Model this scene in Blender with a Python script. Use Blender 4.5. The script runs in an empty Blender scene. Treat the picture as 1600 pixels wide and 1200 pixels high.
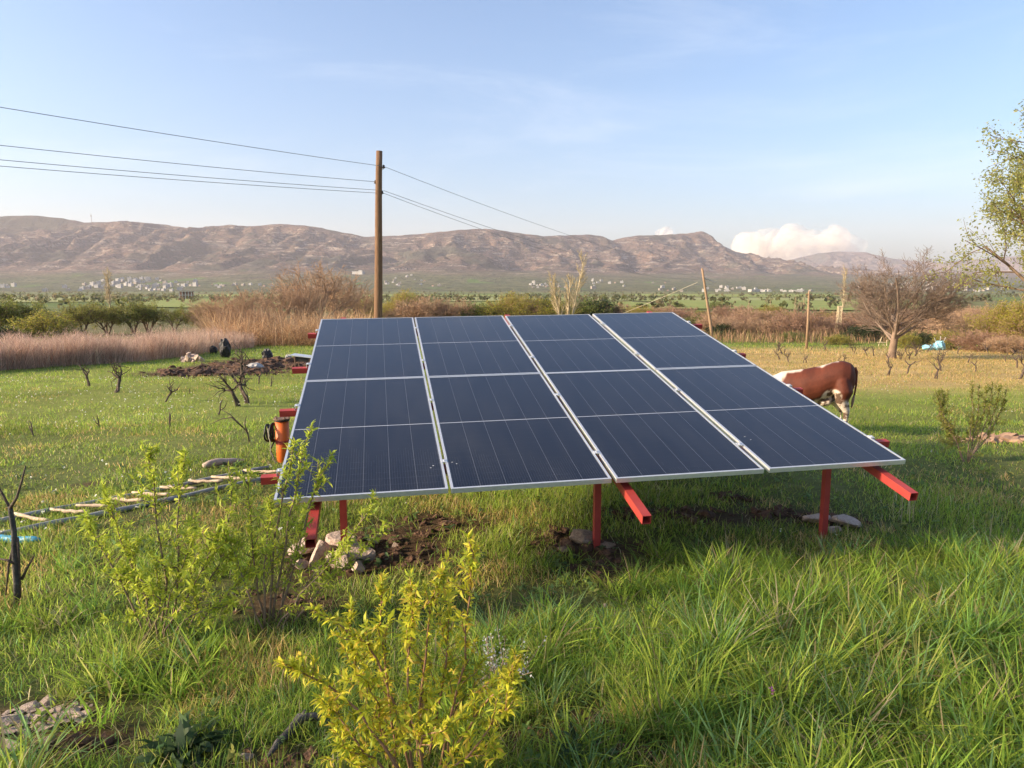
import bpy, bmesh, math, random
import numpy as np
from mathutils import Vector, Matrix

# ------------------------------------------------------------------ camera, sky, sun, exposure
SC = bpy.context.scene
F = 1108.0; HY = 448.0; CAMZ = 2.1
TH = math.atan((600 - HY) / F)
cam_d = bpy.data.cameras.new('camera'); cam = bpy.data.objects.new('camera', cam_d)
SC.collection.objects.link(cam)
cam.location = (0, 0, CAMZ); cam.rotation_euler = (math.pi / 2 - TH, 0, 0)
cam_d.sensor_width = 36; cam_d.lens = 36 * F / 1600
cam_d.clip_start = 0.05; cam_d.clip_end = 90000
SC.camera = cam

SUN_EL = math.radians(22)
SUN_DIR = Vector((-0.975, -0.22, 0)).normalized() * math.cos(SUN_EL) + Vector((0, 0, math.sin(SUN_EL)))
world = bpy.data.worlds.new('World'); SC.world = world; world.use_nodes = True
wn = world.node_tree.nodes; wl = world.node_tree.links; wn.clear()
sky = wn.new('ShaderNodeTexSky'); sky.sky_type = 'NISHITA'; sky.sun_disc = False
sky.sun_elevation = SUN_EL
sky.sun_rotation = math.atan2(SUN_DIR.x, SUN_DIR.y)
sky.altitude = 600; sky.air_density = 1.15; sky.dust_density = 4.4; sky.ozone_density = 4.2
bg = wn.new('ShaderNodeBackground'); bg.inputs['Strength'].default_value = 0.124
wo = wn.new('ShaderNodeOutputWorld')
wtc = wn.new('ShaderNodeTexCoord'); wmp = wn.new('ShaderNodeMapping'); wmp.inputs['Scale'].default_value = (1.1, 1.6, 5.5); wmp.inputs['Rotation'].default_value = (.12, .30, .5)
wnz = wn.new('ShaderNodeTexNoise'); wnz.inputs['Scale'].default_value = 2.2; wnz.inputs['Detail'].default_value = 7; wnz.inputs['Roughness'].default_value = .62; wnz.inputs['Distortion'].default_value = .5
wrm = wn.new('ShaderNodeMapRange'); wrm.interpolation_type = 'SMOOTHSTEP'; wrm.inputs['From Min'].default_value = .46; wrm.inputs['From Max'].default_value = .80; wrm.inputs['To Max'].default_value = .22
wmx = wn.new('ShaderNodeMix'); wmx.data_type = 'RGBA'; wmx.inputs[7].default_value = (4.6, 4.7, 4.9, 1)      # thin high cirrus
wl.new(wtc.outputs['Generated'], wmp.inputs[0]); wl.new(wmp.outputs[0], wnz.inputs['Vector']); wl.new(wnz.outputs['Fac'], wrm.inputs['Value']); wl.new(wrm.outputs[0], wmx.inputs[0]); wl.new(sky.outputs[0], wmx.inputs[6])
wl.new(wmx.outputs[2], bg.inputs['Color']); wl.new(bg.outputs[0], wo.inputs['Surface'])
sun_d = bpy.data.lights.new('sun', 'SUN'); sun = bpy.data.objects.new('sun', sun_d)
SC.collection.objects.link(sun)
sun_d.energy = 4.4; sun_d.angle = math.radians(5.0); sun_d.color = (1.0, 0.80, 0.56)
sun.rotation_euler = (-SUN_DIR).to_track_quat('-Z', 'Y').to_euler()
SC.view_settings.view_transform = 'Standard'; SC.view_settings.look = 'None'
SC.view_settings.exposure = 1.16; SC.view_settings.gamma = 1.0
SC.view_settings.use_curve_mapping = False
SC.cycles.max_bounces = 8; SC.cycles.volume_bounces = 1
SC.cycles.transparent_max_bounces = 32

# ------------------------------------------------------------------ helpers
COL = SC.collection
rng = np.random.default_rng(7); R = random.Random(11)

def ray(px, py):
    r = (px - 800) / F; u = (600 - py) / F
    c, s = math.cos(TH), math.sin(TH)
    return Vector((r, c + u * s, -s + u * c))
def at_y(px, py, Y):
    d = ray(px, py); t = Y / d.y
    return Vector((d.x * t, Y, CAMZ + d.z * t))

def _hash(ix, iy, seed):
    h = (ix.astype(np.int64) * 374761393 + iy.astype(np.int64) * 668265263 + seed * 1442695041) & 0xFFFFFFFF
    h = ((h ^ (h >> 13)) * 1274126177) & 0xFFFFFFFF
    h = h ^ (h >> 16)
    return (h & 0xFFFF) / 65535.0
def vnoise(x, y, seed=0):
    x = np.asarray(x, float); y = np.asarray(y, float)
    ix = np.floor(x); iy = np.floor(y); fx = x - ix; fy = y - iy
    fx = fx * fx * fx * (fx * (fx * 6 - 15) + 10); fy = fy * fy * fy * (fy * (fy * 6 - 15) + 10)
    a = _hash(ix, iy, seed); b = _hash(ix + 1, iy, seed); c = _hash(ix, iy + 1, seed); d = _hash(ix + 1, iy + 1, seed)
    return (a * (1 - fx) + b * fx) * (1 - fy) + (c * (1 - fx) + d * fx) * fy
def fbm(x, y, octv=4, seed=0, gain=0.5):
    s = 0; a = 1; t = 0
    for o in range(octv):
        s = s + a * (vnoise(x * 2 ** o + 17.3 * o, y * 2 ** o - 9.1 * o, seed + o) * 2 - 1); t += a; a *= gain
    return s / t
def sstep(a, b, x):
    t = np.clip((np.asarray(x, float) - a) / (b - a), 0, 1); return t * t * (3 - 2 * t)

def mesh_np(name, V, faces, mats, cols=None, smooth=False, mat_idx=None):
    """V (N,3); faces: list of (M,k) int arrays; cols (N,3) per vertex."""
    me = bpy.data.meshes.new(name)
    V = np.ascontiguousarray(V, dtype=np.float32)
    me.vertices.add(len(V)); me.vertices.foreach_set('co', V.ravel())
    faces = [np.asarray(f, dtype=np.int32) for f in faces if len(f)]
    loops = np.concatenate([f.ravel() for f in faces])
    tot = np.concatenate([np.full(len(f), f.shape[1], np.int32) for f in faces])
    st = np.concatenate([[0], np.cumsum(tot)[:-1]]).astype(np.int32)
    me.loops.add(len(loops)); me.loops.foreach_set('vertex_index', loops)
    me.polygons.add(len(tot)); me.polygons.foreach_set('loop_start', st); me.polygons.foreach_set('loop_total', tot)
    if mat_idx is not None: me.polygons.foreach_set('material_index', np.asarray(mat_idx, np.int32))
    me.polygons.foreach_set('use_smooth', np.full(len(tot), bool(smooth)))
    me.update(calc_edges=True)
    if cols is not None:
        ca = me.color_attributes.new('Col', 'FLOAT_COLOR', 'POINT')
        c4 = np.ones((len(V), 4), np.float32); c4[:, :3] = cols
        ca.data.foreach_set('color', c4.ravel())
    for m in (mats if isinstance(mats, (list, tuple)) else [mats]): me.materials.append(m)
    return me

class MB:
    def __init__(s): s.v = []; s.f = {}; s.n = 0; s.c = []
    def add(s, V, *fs, col=None):
        V = np.asarray(V, float); s.v.append(V)
        for f in fs:
            f = np.asarray(f, int)
            if len(f): s.f.setdefault(f.shape[1], []).append(f + s.n)
        s.c.append(np.tile(np.asarray(col if col is not None else (1, 1, 1), float), (len(V), 1)) if np.ndim(col) < 2 else np.asarray(col, float))
        s.n += len(V)
    def box(s, c, size, M=None, col=None):
        c = np.asarray(c, float); h = np.asarray(size, float) / 2
        P = np.array([[x, y, z] for x in (-1, 1) for y in (-1, 1) for z in (-1, 1)], float) * h
        if M is not None: P = P @ np.asarray(M).T
        s.add(P + c, [[0, 1, 3, 2], [4, 6, 7, 5], [0, 4, 5, 1], [2, 3, 7, 6], [0, 2, 6, 4], [1, 5, 7, 3]], col=col)
    def tube(s, P, r, n=6, cap=True, col=None, ph=0.0):
        P = np.asarray(P, float); m = len(P); r = np.broadcast_to(np.asarray(r, float), (m,))
        T = np.gradient(P, axis=0) if m > 2 else np.repeat(P[1:2] - P[0:1], 2, 0)
        T = T / (np.linalg.norm(T, axis=1, keepdims=True) + 1e-9)
        ref = np.array([0, 0, 1.0]) if abs(T[0, 2]) < 0.9 else np.array([1.0, 0, 0])
        A = np.cross(T, ref); A /= np.linalg.norm(A, axis=1, keepdims=True) + 1e-9
        B = np.cross(T, A)
        an = np.arange(n) * 2 * math.pi / n + ph
        V = P[:, None] + r[:, None, None] * (np.cos(an)[None, :, None] * A[:, None] + np.sin(an)[None, :, None] * B[:, None])
        i = np.arange(m - 1)[:, None] * n; k = np.arange(n)[None]; k2 = (k + 1) % n
        q = np.stack([i + k, i + k2, i + n + k2, i + n + k], -1).reshape(-1, 4)
        fs = [q]
        if cap: fs += [[list(range(n - 1, -1, -1))], [list(range((m - 1) * n, m * n))]]
        s.add(V.reshape(-1, 3), *fs, col=col)
    def mesh(s, name, mats, smooth=False, colors=False):
        return mesh_np(name, np.concatenate(s.v), [np.concatenate(x) for x in s.f.values()], mats,
                       np.concatenate(s.c) if colors else None, smooth)

def link(name, me, parent=None, loc=(0, 0, 0), rot=(0, 0, 0), sc=None):
    o = bpy.data.objects.new(name, me); COL.objects.link(o)
    o.location = loc; o.rotation_euler = rot
    if sc is not None: o.scale = (sc, sc, sc) if np.isscalar(sc) else sc
    if parent is not None: o.parent = parent
    return o
def empty(name, loc=(0, 0, 0), rot=(0, 0, 0), sc=None):
    o = link(name, None, None, loc, rot, sc); o.empty_display_size = 0.2; return o
def tag(o, label, cat, group=None):
    o['label'] = label; o['category'] = cat
    if group: o['group'] = group
    return o
def kind(o, k, label=None):
    o['kind'] = k
    if label: o['label'] = label
    return o
def dup(o, loc, rotz=0.0, sc=1.0, label=None, group=None):
    def cp(a, par):
        c = a.copy(); COL.objects.link(c); c.parent = par
        for ch in a.children: cp(ch, c)
        return c
    r = cp(o, None); r.location = loc; r.rotation_euler = (0, 0, rotz)
    r.scale = (sc, sc, sc) if np.isscalar(sc) else sc
    if label: r['label'] = label
    if group: r['group'] = group
    return r

# ------------------------------------------------------------------ materials
def N(nt, t, **kw):
    n = nt.nodes.new(t)
    for k, v in kw.items(): setattr(n, k, v)
    return n
def mat(name, c1, c2=None, scale=8.0, rough=0.7, bump=0.0, metal=0.0, detail=5.0, c3=None, stretch=None, bscale=None, spec=0.4):
    m = bpy.data.materials.new(name); m.use_nodes = True; nt = m.node_tree
    b = nt.nodes['Principled BSDF']; b.inputs['Roughness'].default_value = rough; b.inputs['Metallic'].default_value = metal
    b.inputs['Specular IOR Level'].default_value = spec
    b.inputs['Base Color'].default_value = (*c1, 1)
    tc = N(nt, 'ShaderNodeTexCoord'); src = tc.outputs['Object']
    if stretch:
        mp = N(nt, 'ShaderNodeMapping'); mp.inputs['Scale'].default_value = stretch
        nt.links.new(src, mp.inputs[0]); src = mp.outputs[0]
    if c2:
        nz = N(nt, 'ShaderNodeTexNoise'); nz.inputs['Scale'].default_value = scale; nz.inputs['Detail'].default_value = detail
        nz.inputs['Roughness'].default_value = 0.65
        nt.links.new(src, nz.inputs['Vector'])
        cr = N(nt, 'ShaderNodeValToRGB'); e = cr.color_ramp.elements
        e[0].position = 0.33; e[0].color = (*c1, 1); e[1].position = 0.67; e[1].color = (*c2, 1)
        if c3: x = e.new(0.5); x.color = (*c3, 1)
        nt.links.new(nz.outputs['Fac'], cr.inputs[0]); nt.links.new(cr.outputs[0], b.inputs['Base Color'])
    if bump:
        n2 = N(nt, 'ShaderNodeTexNoise'); n2.inputs['Scale'].default_value = bscale or scale * 2; n2.inputs['Detail'].default_value = 6
        nt.links.new(src, n2.inputs['Vector'])
        bp = N(nt, 'ShaderNodeBump'); bp.inputs['Strength'].default_value = bump; bp.inputs['Distance'].default_value = 0.02
        nt.links.new(n2.outputs['Fac'], bp.inputs['Height']); nt.links.new(bp.outputs[0], b.inputs['Normal'])
    return m
def leafmat(name, trans=0.4, rough=0.5, spec=0.25):
    """colour comes from the vertex colours of the leaves"""
    m = bpy.data.materials.new(name); m.use_nodes = True; nt = m.node_tree
    b = nt.nodes['Principled BSDF']; out = nt.nodes['Material Output']
    at = N(nt, 'ShaderNodeVertexColor', layer_name='Col')
    nt.links.new(at.outputs['Color'], b.inputs['Base Color']); b.inputs['Roughness'].default_value = rough
    b.inputs['Specular IOR Level'].default_value = spec
    tr = N(nt, 'ShaderNodeBsdfTranslucent'); nt.links.new(at.outputs['Color'], tr.inputs['Color'])
    mx = N(nt, 'ShaderNodeMixShader'); mx.inputs[0].default_value = trans
    nt.links.new(b.outputs[0], mx.inputs[1]); nt.links.new(tr.outputs[0], mx.inputs[2]); nt.links.new(mx.outputs[0], out.inputs['Surface'])
    return m
M_LEAF = leafmat('leaf', .55); M_GRASS = leafmat('grass_blades', 0.6, 0.7, 0.1); M_DRY = leafmat('dry_stems', 0.25, 0.8, 0.1)
M_BARK = mat('bark', (0.09, 0.06, 0.04), (0.20, 0.14, 0.09), 6, 0.9, 0.5)
M_BARKO = mat('bark_tan', (0.32, 0.20, 0.12), (0.45, 0.30, 0.19), 6, 0.9, 0.4)
M_BARKY = mat('bark_pale', (0.42, 0.33, 0.20), (0.55, 0.45, 0.29), 3, 0.85, 0.3)
M_TWIG = mat('twig_red_brown', (0.25, 0.145, 0.095), (0.34, 0.21, 0.14), 9, 0.8)
M_VINE = mat('vine_bark', (0.05, 0.036, 0.028), (0.14, 0.10, 0.075), 25, 0.95, 0.6)
M_RED = mat('red_painted_steel', (0.30, 0.036, 0.030), (0.37, 0.050, 0.040), 9, 0.5, 0.05, spec=0.35)
def worn_paint(m, chip=(.16, .085, .06)):
    nt = m.node_tree; b = nt.nodes['Principled BSDF']; src = b.inputs['Base Color'].links[0].from_socket; tc = N(nt, 'ShaderNodeTexCoord')
    n = N(nt, 'ShaderNodeTexNoise'); n.inputs['Scale'].default_value = 75; n.inputs['Detail'].default_value = 8; n.inputs['Roughness'].default_value = .75; nt.links.new(tc.outputs['Object'], n.inputs['Vector'])
    r = N(nt, 'ShaderNodeMapRange'); r.inputs['From Min'].default_value = .66; r.inputs['From Max'].default_value = .70; nt.links.new(n.outputs['Fac'], r.inputs['Value'])
    x = N(nt, 'ShaderNodeMix', data_type='RGBA'); nt.links.new(r.outputs[0], x.inputs[0]); nt.links.new(src, x.inputs[6]); x.inputs[7].default_value = (*chip, 1); nt.links.new(x.outputs[2], b.inputs['Base Color'])
worn_paint(M_RED)
M_REDIN = mat('tube_inside', (0.05, 0.012, 0.01), None, rough=0.8)
M_ALU = mat('aluminium_frame', (0.60, 0.61, 0.62), (0.68, 0.69, 0.70), 30, 0.42, 0.03, metal=0.55)
M_ORANGE = mat('orange_pipe', (0.62, 0.11, 0.012), (0.68, 0.16, 0.03), 5, 0.45, 0.06, c3=(0.66, 0.13, 0.02))
M_BLACK = mat('black_rubber', (0.012, 0.011, 0.011), (0.022, 0.02, 0.02), 20, 0.55, 0.1)
M_RUST = mat('rusty_steel', (0.10, 0.05, 0.03), (0.24, 0.16, 0.11), 40, 0.8, 0.3)
M_POLE = mat('weathered_pole', (0.13, 0.065, 0.032), (0.24, 0.14, 0.08), 5, 0.9, 0.5, stretch=(8, 8, 0.6))
M_POLEG = mat('grey_tan_pole', (0.24, 0.15, 0.085), (0.34, 0.23, 0.14), 4, 0.9, 0.4, stretch=(8, 8, 0.6))
M_GREYPIPE = mat('grey_pole_wood', (0.20, 0.195, 0.185), (0.33, 0.325, 0.31), 8, 0.75, 0.3, stretch=(1, 1, 5))
M_RUNG = mat('peeled_wood', (0.36, 0.25, 0.16), (0.56, 0.44, 0.31), 14, 0.8, 0.35)
M_LOGD = mat('charred_branch', (0.03, 0.026, 0.024), (0.10, 0.09, 0.085), 18, 0.95, 0.8)
M_BLUE = mat('blue_plastic', (0.03, 0.24, 0.40), (0.06, 0.32, 0.48), 12, 0.5, 0.4)
M_TARP = mat('pale_blue_tarpaulin', (0.16, 0.42, 0.55), (0.34, 0.58, 0.66), 3, 0.5, 0.5)
M_STONE = mat('limestone', (0.34, 0.245, 0.19), (0.56, 0.44, 0.36), 4, 0.95, 0.8, c3=(0.45, 0.34, 0.27))
M_STONEB = mat('limestone_earthy', (0.20, 0.13, 0.085), (0.38, 0.28, 0.20), 6, 0.95, 0.7, c3=(0.29, 0.21, 0.15))
M_SOIL = mat('turned_soil', (0.055, 0.029, 0.017), (0.15, 0.082, 0.049), 18, 1.0, 1.0, bscale=60)
M_WIRE = mat('cable', (0.20, 0.20, 0.21), None, rough=0.6)
M_ROPE = mat('guy_rope', (0.45, 0.40, 0.30), None, rough=0.8)
M_INSUL = mat('insulator', (0.05, 0.03, 0.025), None, rough=0.35)
M_WHITE = mat('white_plaster', (0.30, 0.28, 0.26), (0.44, 0.42, 0.39), 0.02, 0.9)
M_PLASTER2 = mat('cream_plaster', (0.24, 0.195, 0.16), (0.34, 0.285, 0.235), 0.02, 0.9)
M_ROOFR = mat('clay_roof', (0.36, 0.17, 0.10), (0.42, 0.22, 0.14), 1, 0.9)
M_BRICK = mat('raw_brick', (0.34, 0.16, 0.10), (0.42, 0.22, 0.15), 2, 0.95)
M_CONC = mat('raw_concrete', (0.36, 0.35, 0.33), (0.46, 0.45, 0.43), 1, 0.95)
M_DARK = mat('dark_interior', (0.03, 0.028, 0.027), None, rough=0.9)

# ------------------------------------------------------------------ terrain
_TY = [-5000, -60, 0, 4, 9, 50, 91, 200, 726, 2300, 3500]
_TZ = [2.0, 1.5, 0.22, 0.03, -0.19, -2.45, -3.7, -5.6, -9.3, -13.5, -14.0]
GB = 8.0; GA = 1.68; NX = 300; NY = 300; GX0 = 0.6; GY0 = 5.0
gx = GX0 + GA * np.sinh(GB * np.linspace(-1, 1, NX)); gy = GY0 + GA * np.sinh(GB * np.linspace(-0.86, 1, NY))
GXX, GYY = np.meshgrid(gx, gy)                              # [j(y), i(x)]
base = np.interp(GYY, _TY, _TZ)
dist = np.hypot(GXX, GYY)
fine = sstep(30, 10, dist)
soil_spots = []                                              # (x, y, rx, ry, depth of effect)
GZ = base + 0.045 * fbm(GXX / 1.7, GYY / 1.7, 3, 3) * fine + 0.10 * fbm(GXX / 9, GYY / 9, 3, 5) * sstep(250, 60, dist) * sstep(1.0, 6, dist) \
     + 0.6 * fbm(GXX / 90, GYY / 90, 3, 8) * sstep(30, 160, dist)
def H(x, y):
    x = np.asarray(x, float); y = np.asarray(y, float)
    i = np.clip(np.searchsorted(gx, x) - 1, 0, NX - 2); j = np.clip(np.searchsorted(gy, y) - 1, 0, NY - 2)
    fx = (x - gx[i]) / (gx[i + 1] - gx[i]); fy = (y - gy[j]) / (gy[j + 1] - gy[j])
    return (GZ[j, i] * (1 - fx) + GZ[j, i + 1] * fx) * (1 - fy) + (GZ[j + 1, i] * (1 - fx) + GZ[j + 1, i + 1] * fx) * fy
def on_ground(px, py):
    """first hit of the pixel's ray with the ground"""
    d = ray(px, py); t = np.geomspace(1.0, 3000, 6000)
    z = CAMZ + d.z * t - H(d.x * t, d.y * t)
    k = np.argmax(z < 0) if (z < 0).any() else len(t) - 1
    t = t[k]; return Vector((d.x * t, d.y * t, float(H(d.x * t, d.y * t))))
def gpt(x, y, dz=0.0): return Vector((x, y, float(H(x, y)) + dz))
def topz(px, py, Y): return at_y(px, py, Y).z

# lay-out masks on the ground (metres)
def ell(px, py, rx, ry, ang=0.0):
    p = on_ground(px, py); return (p.x, p.y, rx, ry, ang)
SOIL = [ell(600, 850, .6, .5), ell(520, 880, .5, .35), ell(690, 820, .5, .4), ell(930, 860, .48, .30), ell(950, 890, .42, .2), ell(1000, 805, .5, .28),
        ell(1085, 808, .5, .3), ell(1215, 805, .5, .34), ell(1300, 815, .34, .25), ell(1140, 780, .3, .2), ell(870, 840, .3, .25), ell(640, 870, .4, .3), ell(450, 940, .4, .25),
        ell(70, 1118, .30, .16), ell(840, 1150, .2, .12), ell(930, 1135, .16, .1), ell(1000, 1180, .3, .1), ell(1250, 1165, .25, .12), ell(1310, 1170, .25, .1),
        ell(250, 1050, .12, .1), ell(120, 1165, .35, .12), ell(430, 1190, .3, .1), ell(170, 880, .3, .2), ell(1575, 688, .9, .35), ell(980, 1010, .10, .08)]
PLOW = [ell(400, 574, 3.4, 3.6), ell(340, 583, 3.0, 2.2), ell(455, 566, 4.0, 4.0), ell(115, 763, .35, .2)]
def mask(L, x, y, soft=0.45, warp=0.35):
    m = np.zeros(np.shape(x))
    wx = x + warp * fbm(x * 2.2, y * 2.2, 3, 21) * 0.5; wy = y + warp * fbm(x * 2.2, y * 2.2, 3, 22) * 0.5
    for (cx, cy, rx, ry, a) in L:
        d = np.sqrt(((wx - cx) / rx) ** 2 + ((wy - cy) / ry) ** 2)
        m = np.maximum(m, sstep(1 + soft, 1 - soft, d))
    return m
TILL = sstep
def dryfield(x, y):     # straw coloured vineyard, right of the array, further back
    a = sstep(17, 23, y) * sstep(60, 51, y)
    return a * sstep(2.0, 9.0, x - 0.16 * (y - 20) + 2.0 * fbm(x / 5, y / 5, 3, 31))
def tallgrass(x, y):
    n = fbm(x / 0.9, y / 0.9, 3, 41) * 0.5 + 0.5
    right = sstep(0.1, 1.3, x) * sstep(5.6, 4.6, y - 0.10 * x) * (0.55 + 0.7 * sstep(.35, .6, n))
    mid = sstep(4.9, 4.2, y) * 0.75 * sstep(0.42, 0.62, n)
    left = sstep(-0.3, -1.2, x) * sstep(5.3, 4.4, y) * 0.75 * sstep(0.40, 0.6, n)
    return np.clip(np.maximum(np.maximum(right, mid), left), 0, 1)

# ground colours
X, Y = GXX, GYY
n1 = fbm(X / 3.0, Y / 3.0, 4, 51) * .5 + .5; n2 = fbm(X / 60, Y / 60, 4, 52) * .5 + .5; n3 = fbm(X / 14, Y / 14, 4, 53) * .5 + .5
def lerp(a, b, t): return a + (np.asarray(b) - a) * np.asarray(t)[..., None]
near = lerp(np.tile(np.array([.085, .085, .032]), (NY, NX, 1)), (.12, .145, .042), n1)
meadow = lerp(np.tile(np.array([.15, .185, .040]), (NY, NX, 1)), (.215, .235, .055), n3)
gc = lerp(near, meadow, sstep(7, 16, Y)[...])
gc = lerp(gc, (.50, .34, .15), dryfield(X, Y) * (0.65 + .35 * n1))
scrub = lerp(np.tile(np.array([.16, .12, .065]), (NY, NX, 1)), (.13, .14, .055), n3)
gc = lerp(gc, scrub, sstep(58, 72, Y))
valley = lerp(np.tile(np.array([.17, .15, .075]), (NY, NX, 1)), (.12, .16, .05), sstep(.35, .65, n2))
gc = lerp(gc, valley, sstep(150, 260, Y))
gc = lerp(gc, (.085, .050, .030), np.maximum(mask(SOIL, X, Y), mask(PLOW, X, Y, .25, .8)) * 0.92)
gi = np.arange(NY * NX).reshape(NY, NX)
GQ = np.stack([gi[:-1, :-1], gi[:-1, 1:], gi[1:, 1:], gi[1:, :-1]], -1).reshape(-1, 4)
mg = bpy.data.materials.new('ground'); mg.use_nodes = True; nt = mg.node_tree; b = nt.nodes['Principled BSDF']
b.inputs['Roughness'].default_value = 1.0; b.inputs['Specular IOR Level'].default_value = 0.1
vc = N(nt, 'ShaderNodeVertexColor', layer_name='Col'); geo = N(nt, 'ShaderNodeNewGeometry')
na = N(nt, 'ShaderNodeTexNoise'); na.inputs['Scale'].default_value = 9; na.inputs['Detail'].default_value = 8; na.inputs['Roughness'].default_value = .7
nb = N(nt, 'ShaderNodeTexNoise'); nb.inputs['Scale'].default_value = .25; nb.inputs['Detail'].default_value = 8; nb.inputs['Roughness'].default_value = .7
for q in (na, nb): nt.links.new(geo.outputs['Position'], q.inputs['Vector'])
ma = N(nt, 'ShaderNodeMath', operation='MULTIPLY'); nt.links.new(na.outputs['Fac'], ma.inputs[0]); nt.links.new(nb.outputs['Fac'], ma.inputs[1])
mr = N(nt, 'ShaderNodeMapRange'); mr.inputs['From Min'].default_value = .12; mr.inputs['From Max'].default_value = .38; mr.inputs['To Min'].default_value = .62; mr.inputs['To Max'].default_value = 1.35
nt.links.new(ma.outputs[0], mr.inputs['Value'])
vm = N(nt, 'ShaderNodeVectorMath', operation='SCALE'); nt.links.new(vc.outputs['Color'], vm.inputs[0]); nt.links.new(mr.outputs[0], vm.inputs['Scale'])
nt.links.new(vm.outputs[0], b.inputs['Base Color'])
bp = N(nt, 'ShaderNodeBump'); bp.inputs['Strength'].default_value = .9; bp.inputs['Distance'].default_value = .05
nt.links.new(na.outputs['Fac'], bp.inputs['Height']); nt.links.new(bp.outputs[0], b.inputs['Normal'])
ground = kind(link('ground', mesh_np('ground', np.stack([GXX, GYY, GZ], -1).reshape(-1, 3), [GQ], mg, gc.reshape(-1, 3), True)), 'structure')

# green crop fields on the valley floor: thin sheets following the ground
M_FIELD = mat('young_crop', (.155, .19, .035), (.25, .24, .06), .05, 1.0, c3=(.19, .225, .04))
M_FIELD2 = mat('pale_crop', (.21, .24, .065), (.27, .26, .10), .03, 1.0)
def field(px0, px1, Y0, Y1, m, dz=.35):
    xs = np.linspace(0, 1, 24); ys = np.linspace(0, 1, 10); A, B = np.meshgrid(xs, ys)
    yy = Y0 + (Y1 - Y0) * B + 6 * np.sin(A * 7); xx = ((px0 + (px1 - px0) * A) - 800) / F * yy + 9 * np.sin(B * 5)
    zz = H(xx, yy) + dz; idx = np.arange(240).reshape(10, 24)
    q = np.stack([idx[:-1, :-1], idx[:-1, 1:], idx[1:, 1:], idx[1:, :-1]], -1).reshape(-1, 4)
    return kind(link('field', mesh_np('field', np.stack([xx, yy, zz], -1).reshape(-1, 3), [q], m, None, True)), 'structure')
for a in [(200, 420, 260, 640, M_FIELD), (640, 1010, 240, 420, M_FIELD), (690, 1290, 470, 760, M_FIELD2), (1000, 1420, 250, 560, M_FIELD),
          (-200, 180, 420, 800, M_FIELD2), (430, 660, 480, 760, M_FIELD2), (980, 1300, 820, 1250, M_FIELD), (300, 800, 850, 1150, M_FIELD)]: field(*a)

# ------------------------------------------------------------------ mountains
SKYL = [(-500, 352), (-350, 360), (-200, 345), (-80, 341), (0, 338), (60, 337), (100, 341), (130, 348), (145, 347), (200, 346), (250, 350), (300, 357), (335, 354), (360, 351), (385, 354), (440, 350), (490, 354),
        (530, 362), (570, 370), (620, 368), (660, 365), (700, 361), (745, 357), (775, 359), (800, 363), (850, 369), (880, 368), (920, 366), (940, 369), (957, 376), (975, 371), (1000, 368), (1040, 367),
        (1075, 365), (1097, 361), (1107, 366), (1125, 382), (1150, 393), (1185, 404), (1220, 411), (1260, 420), (1300, 429), (1340, 438), (1400, 447), (1600, 452), (2100, 452)]
def mountain_mat(name, green_top, tint=1.0):
    m = bpy.data.materials.new(name); m.use_nodes = True; nt = m.node_tree; b = nt.nodes['Principled BSDF']
    b.inputs['Roughness'].default_value = 1.0; b.inputs['Specular IOR Level'].default_value = .05
    geo = N(nt, 'ShaderNodeNewGeometry')
    def nz(sc, det, st=(1, 1, 1)):
        mp = N(nt, 'ShaderNodeMapping'); mp.inputs['Scale'].default_value = st
        nt.links.new(geo.outputs['Position'], mp.inputs[0])
        n = N(nt, 'ShaderNodeTexNoise'); n.inputs['Scale'].default_value = sc; n.inputs['Detail'].default_value = det; n.inputs['Roughness'].default_value = .7
        nt.links.new(mp.outputs[0], n.inputs['Vector']); return n.outputs['Fac']
    def ramp(src, p0, p1):
        r = N(nt, 'ShaderNodeMapRange'); r.inputs['From Min'].default_value = p0; r.inputs['From Max'].default_value = p1
        r.interpolation_type = 'SMOOTHSTEP'; nt.links.new(src, r.inputs['Value']); return r.outputs[0]
    def mix(f, a, c):
        x = N(nt, 'ShaderNodeMix', data_type='RGBA'); nt.links.new(f, x.inputs[0])
        for s, v in ((6, a), (7, c)):
            if isinstance(v, tuple): x.inputs[s].default_value = (*v, 1)
            else: nt.links.new(v, x.inputs[s])
        return x.outputs[2]
    rock = mix(ramp(nz(.004, 5), .35, .65), (.088, .066, .060), (.19, .12, .088))
    rock = mix(ramp(nz(.016, 8, (.45, .45, 4.5)), .52, .62), rock, (.36, .285, .225))        # pale strata
    rock = mix(ramp(nz(.06, 5), .50, .60), rock, (.042, .042, .034))                     # scrub
    rock = mix(ramp(nz(.0016, 4), .50, .64), rock, (.07, .068, .052))
    sep = N(nt, 'ShaderNodeSeparateXYZ'); nt.links.new(geo.outputs['Position'], sep.inputs[0])
    ad = N(nt, 'ShaderNodeMath', operation='MULTIPLY_ADD'); ad.inputs[1].default_value = -160; nt.links.new(nz(.003, 5), ad.inputs[0]); nt.links.new(sep.outputs[2], ad.inputs[2])
    gfac = ramp(ad.outputs[0], green_top, green_top - 70)
    grn = mix(ramp(nz(.006, 6), .4, .6), (.085, .10, .045), (.135, .13, .07))
    grn = mix(ramp(nz(.03, 4), .52, .6), grn, (.04, .052, .028))
    grn = mix(ramp(nz(.0045, 3, (1, .5, 1)), .60, .66), grn, (.10, .16, .04))
    col = mix(gfac, rock, grn); nt.links.new(col, b.inputs['Base Color'])
    bp = N(nt, 'ShaderNodeBump'); bp.inputs['Strength'].default_value = 1.0; bp.inputs['Distance'].default_value = 26
    nt.links.new(nz(.015, 7), bp.inputs['Height']); nt.links.new(bp.outputs[0], b.inputs['Normal'])
    return m
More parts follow.
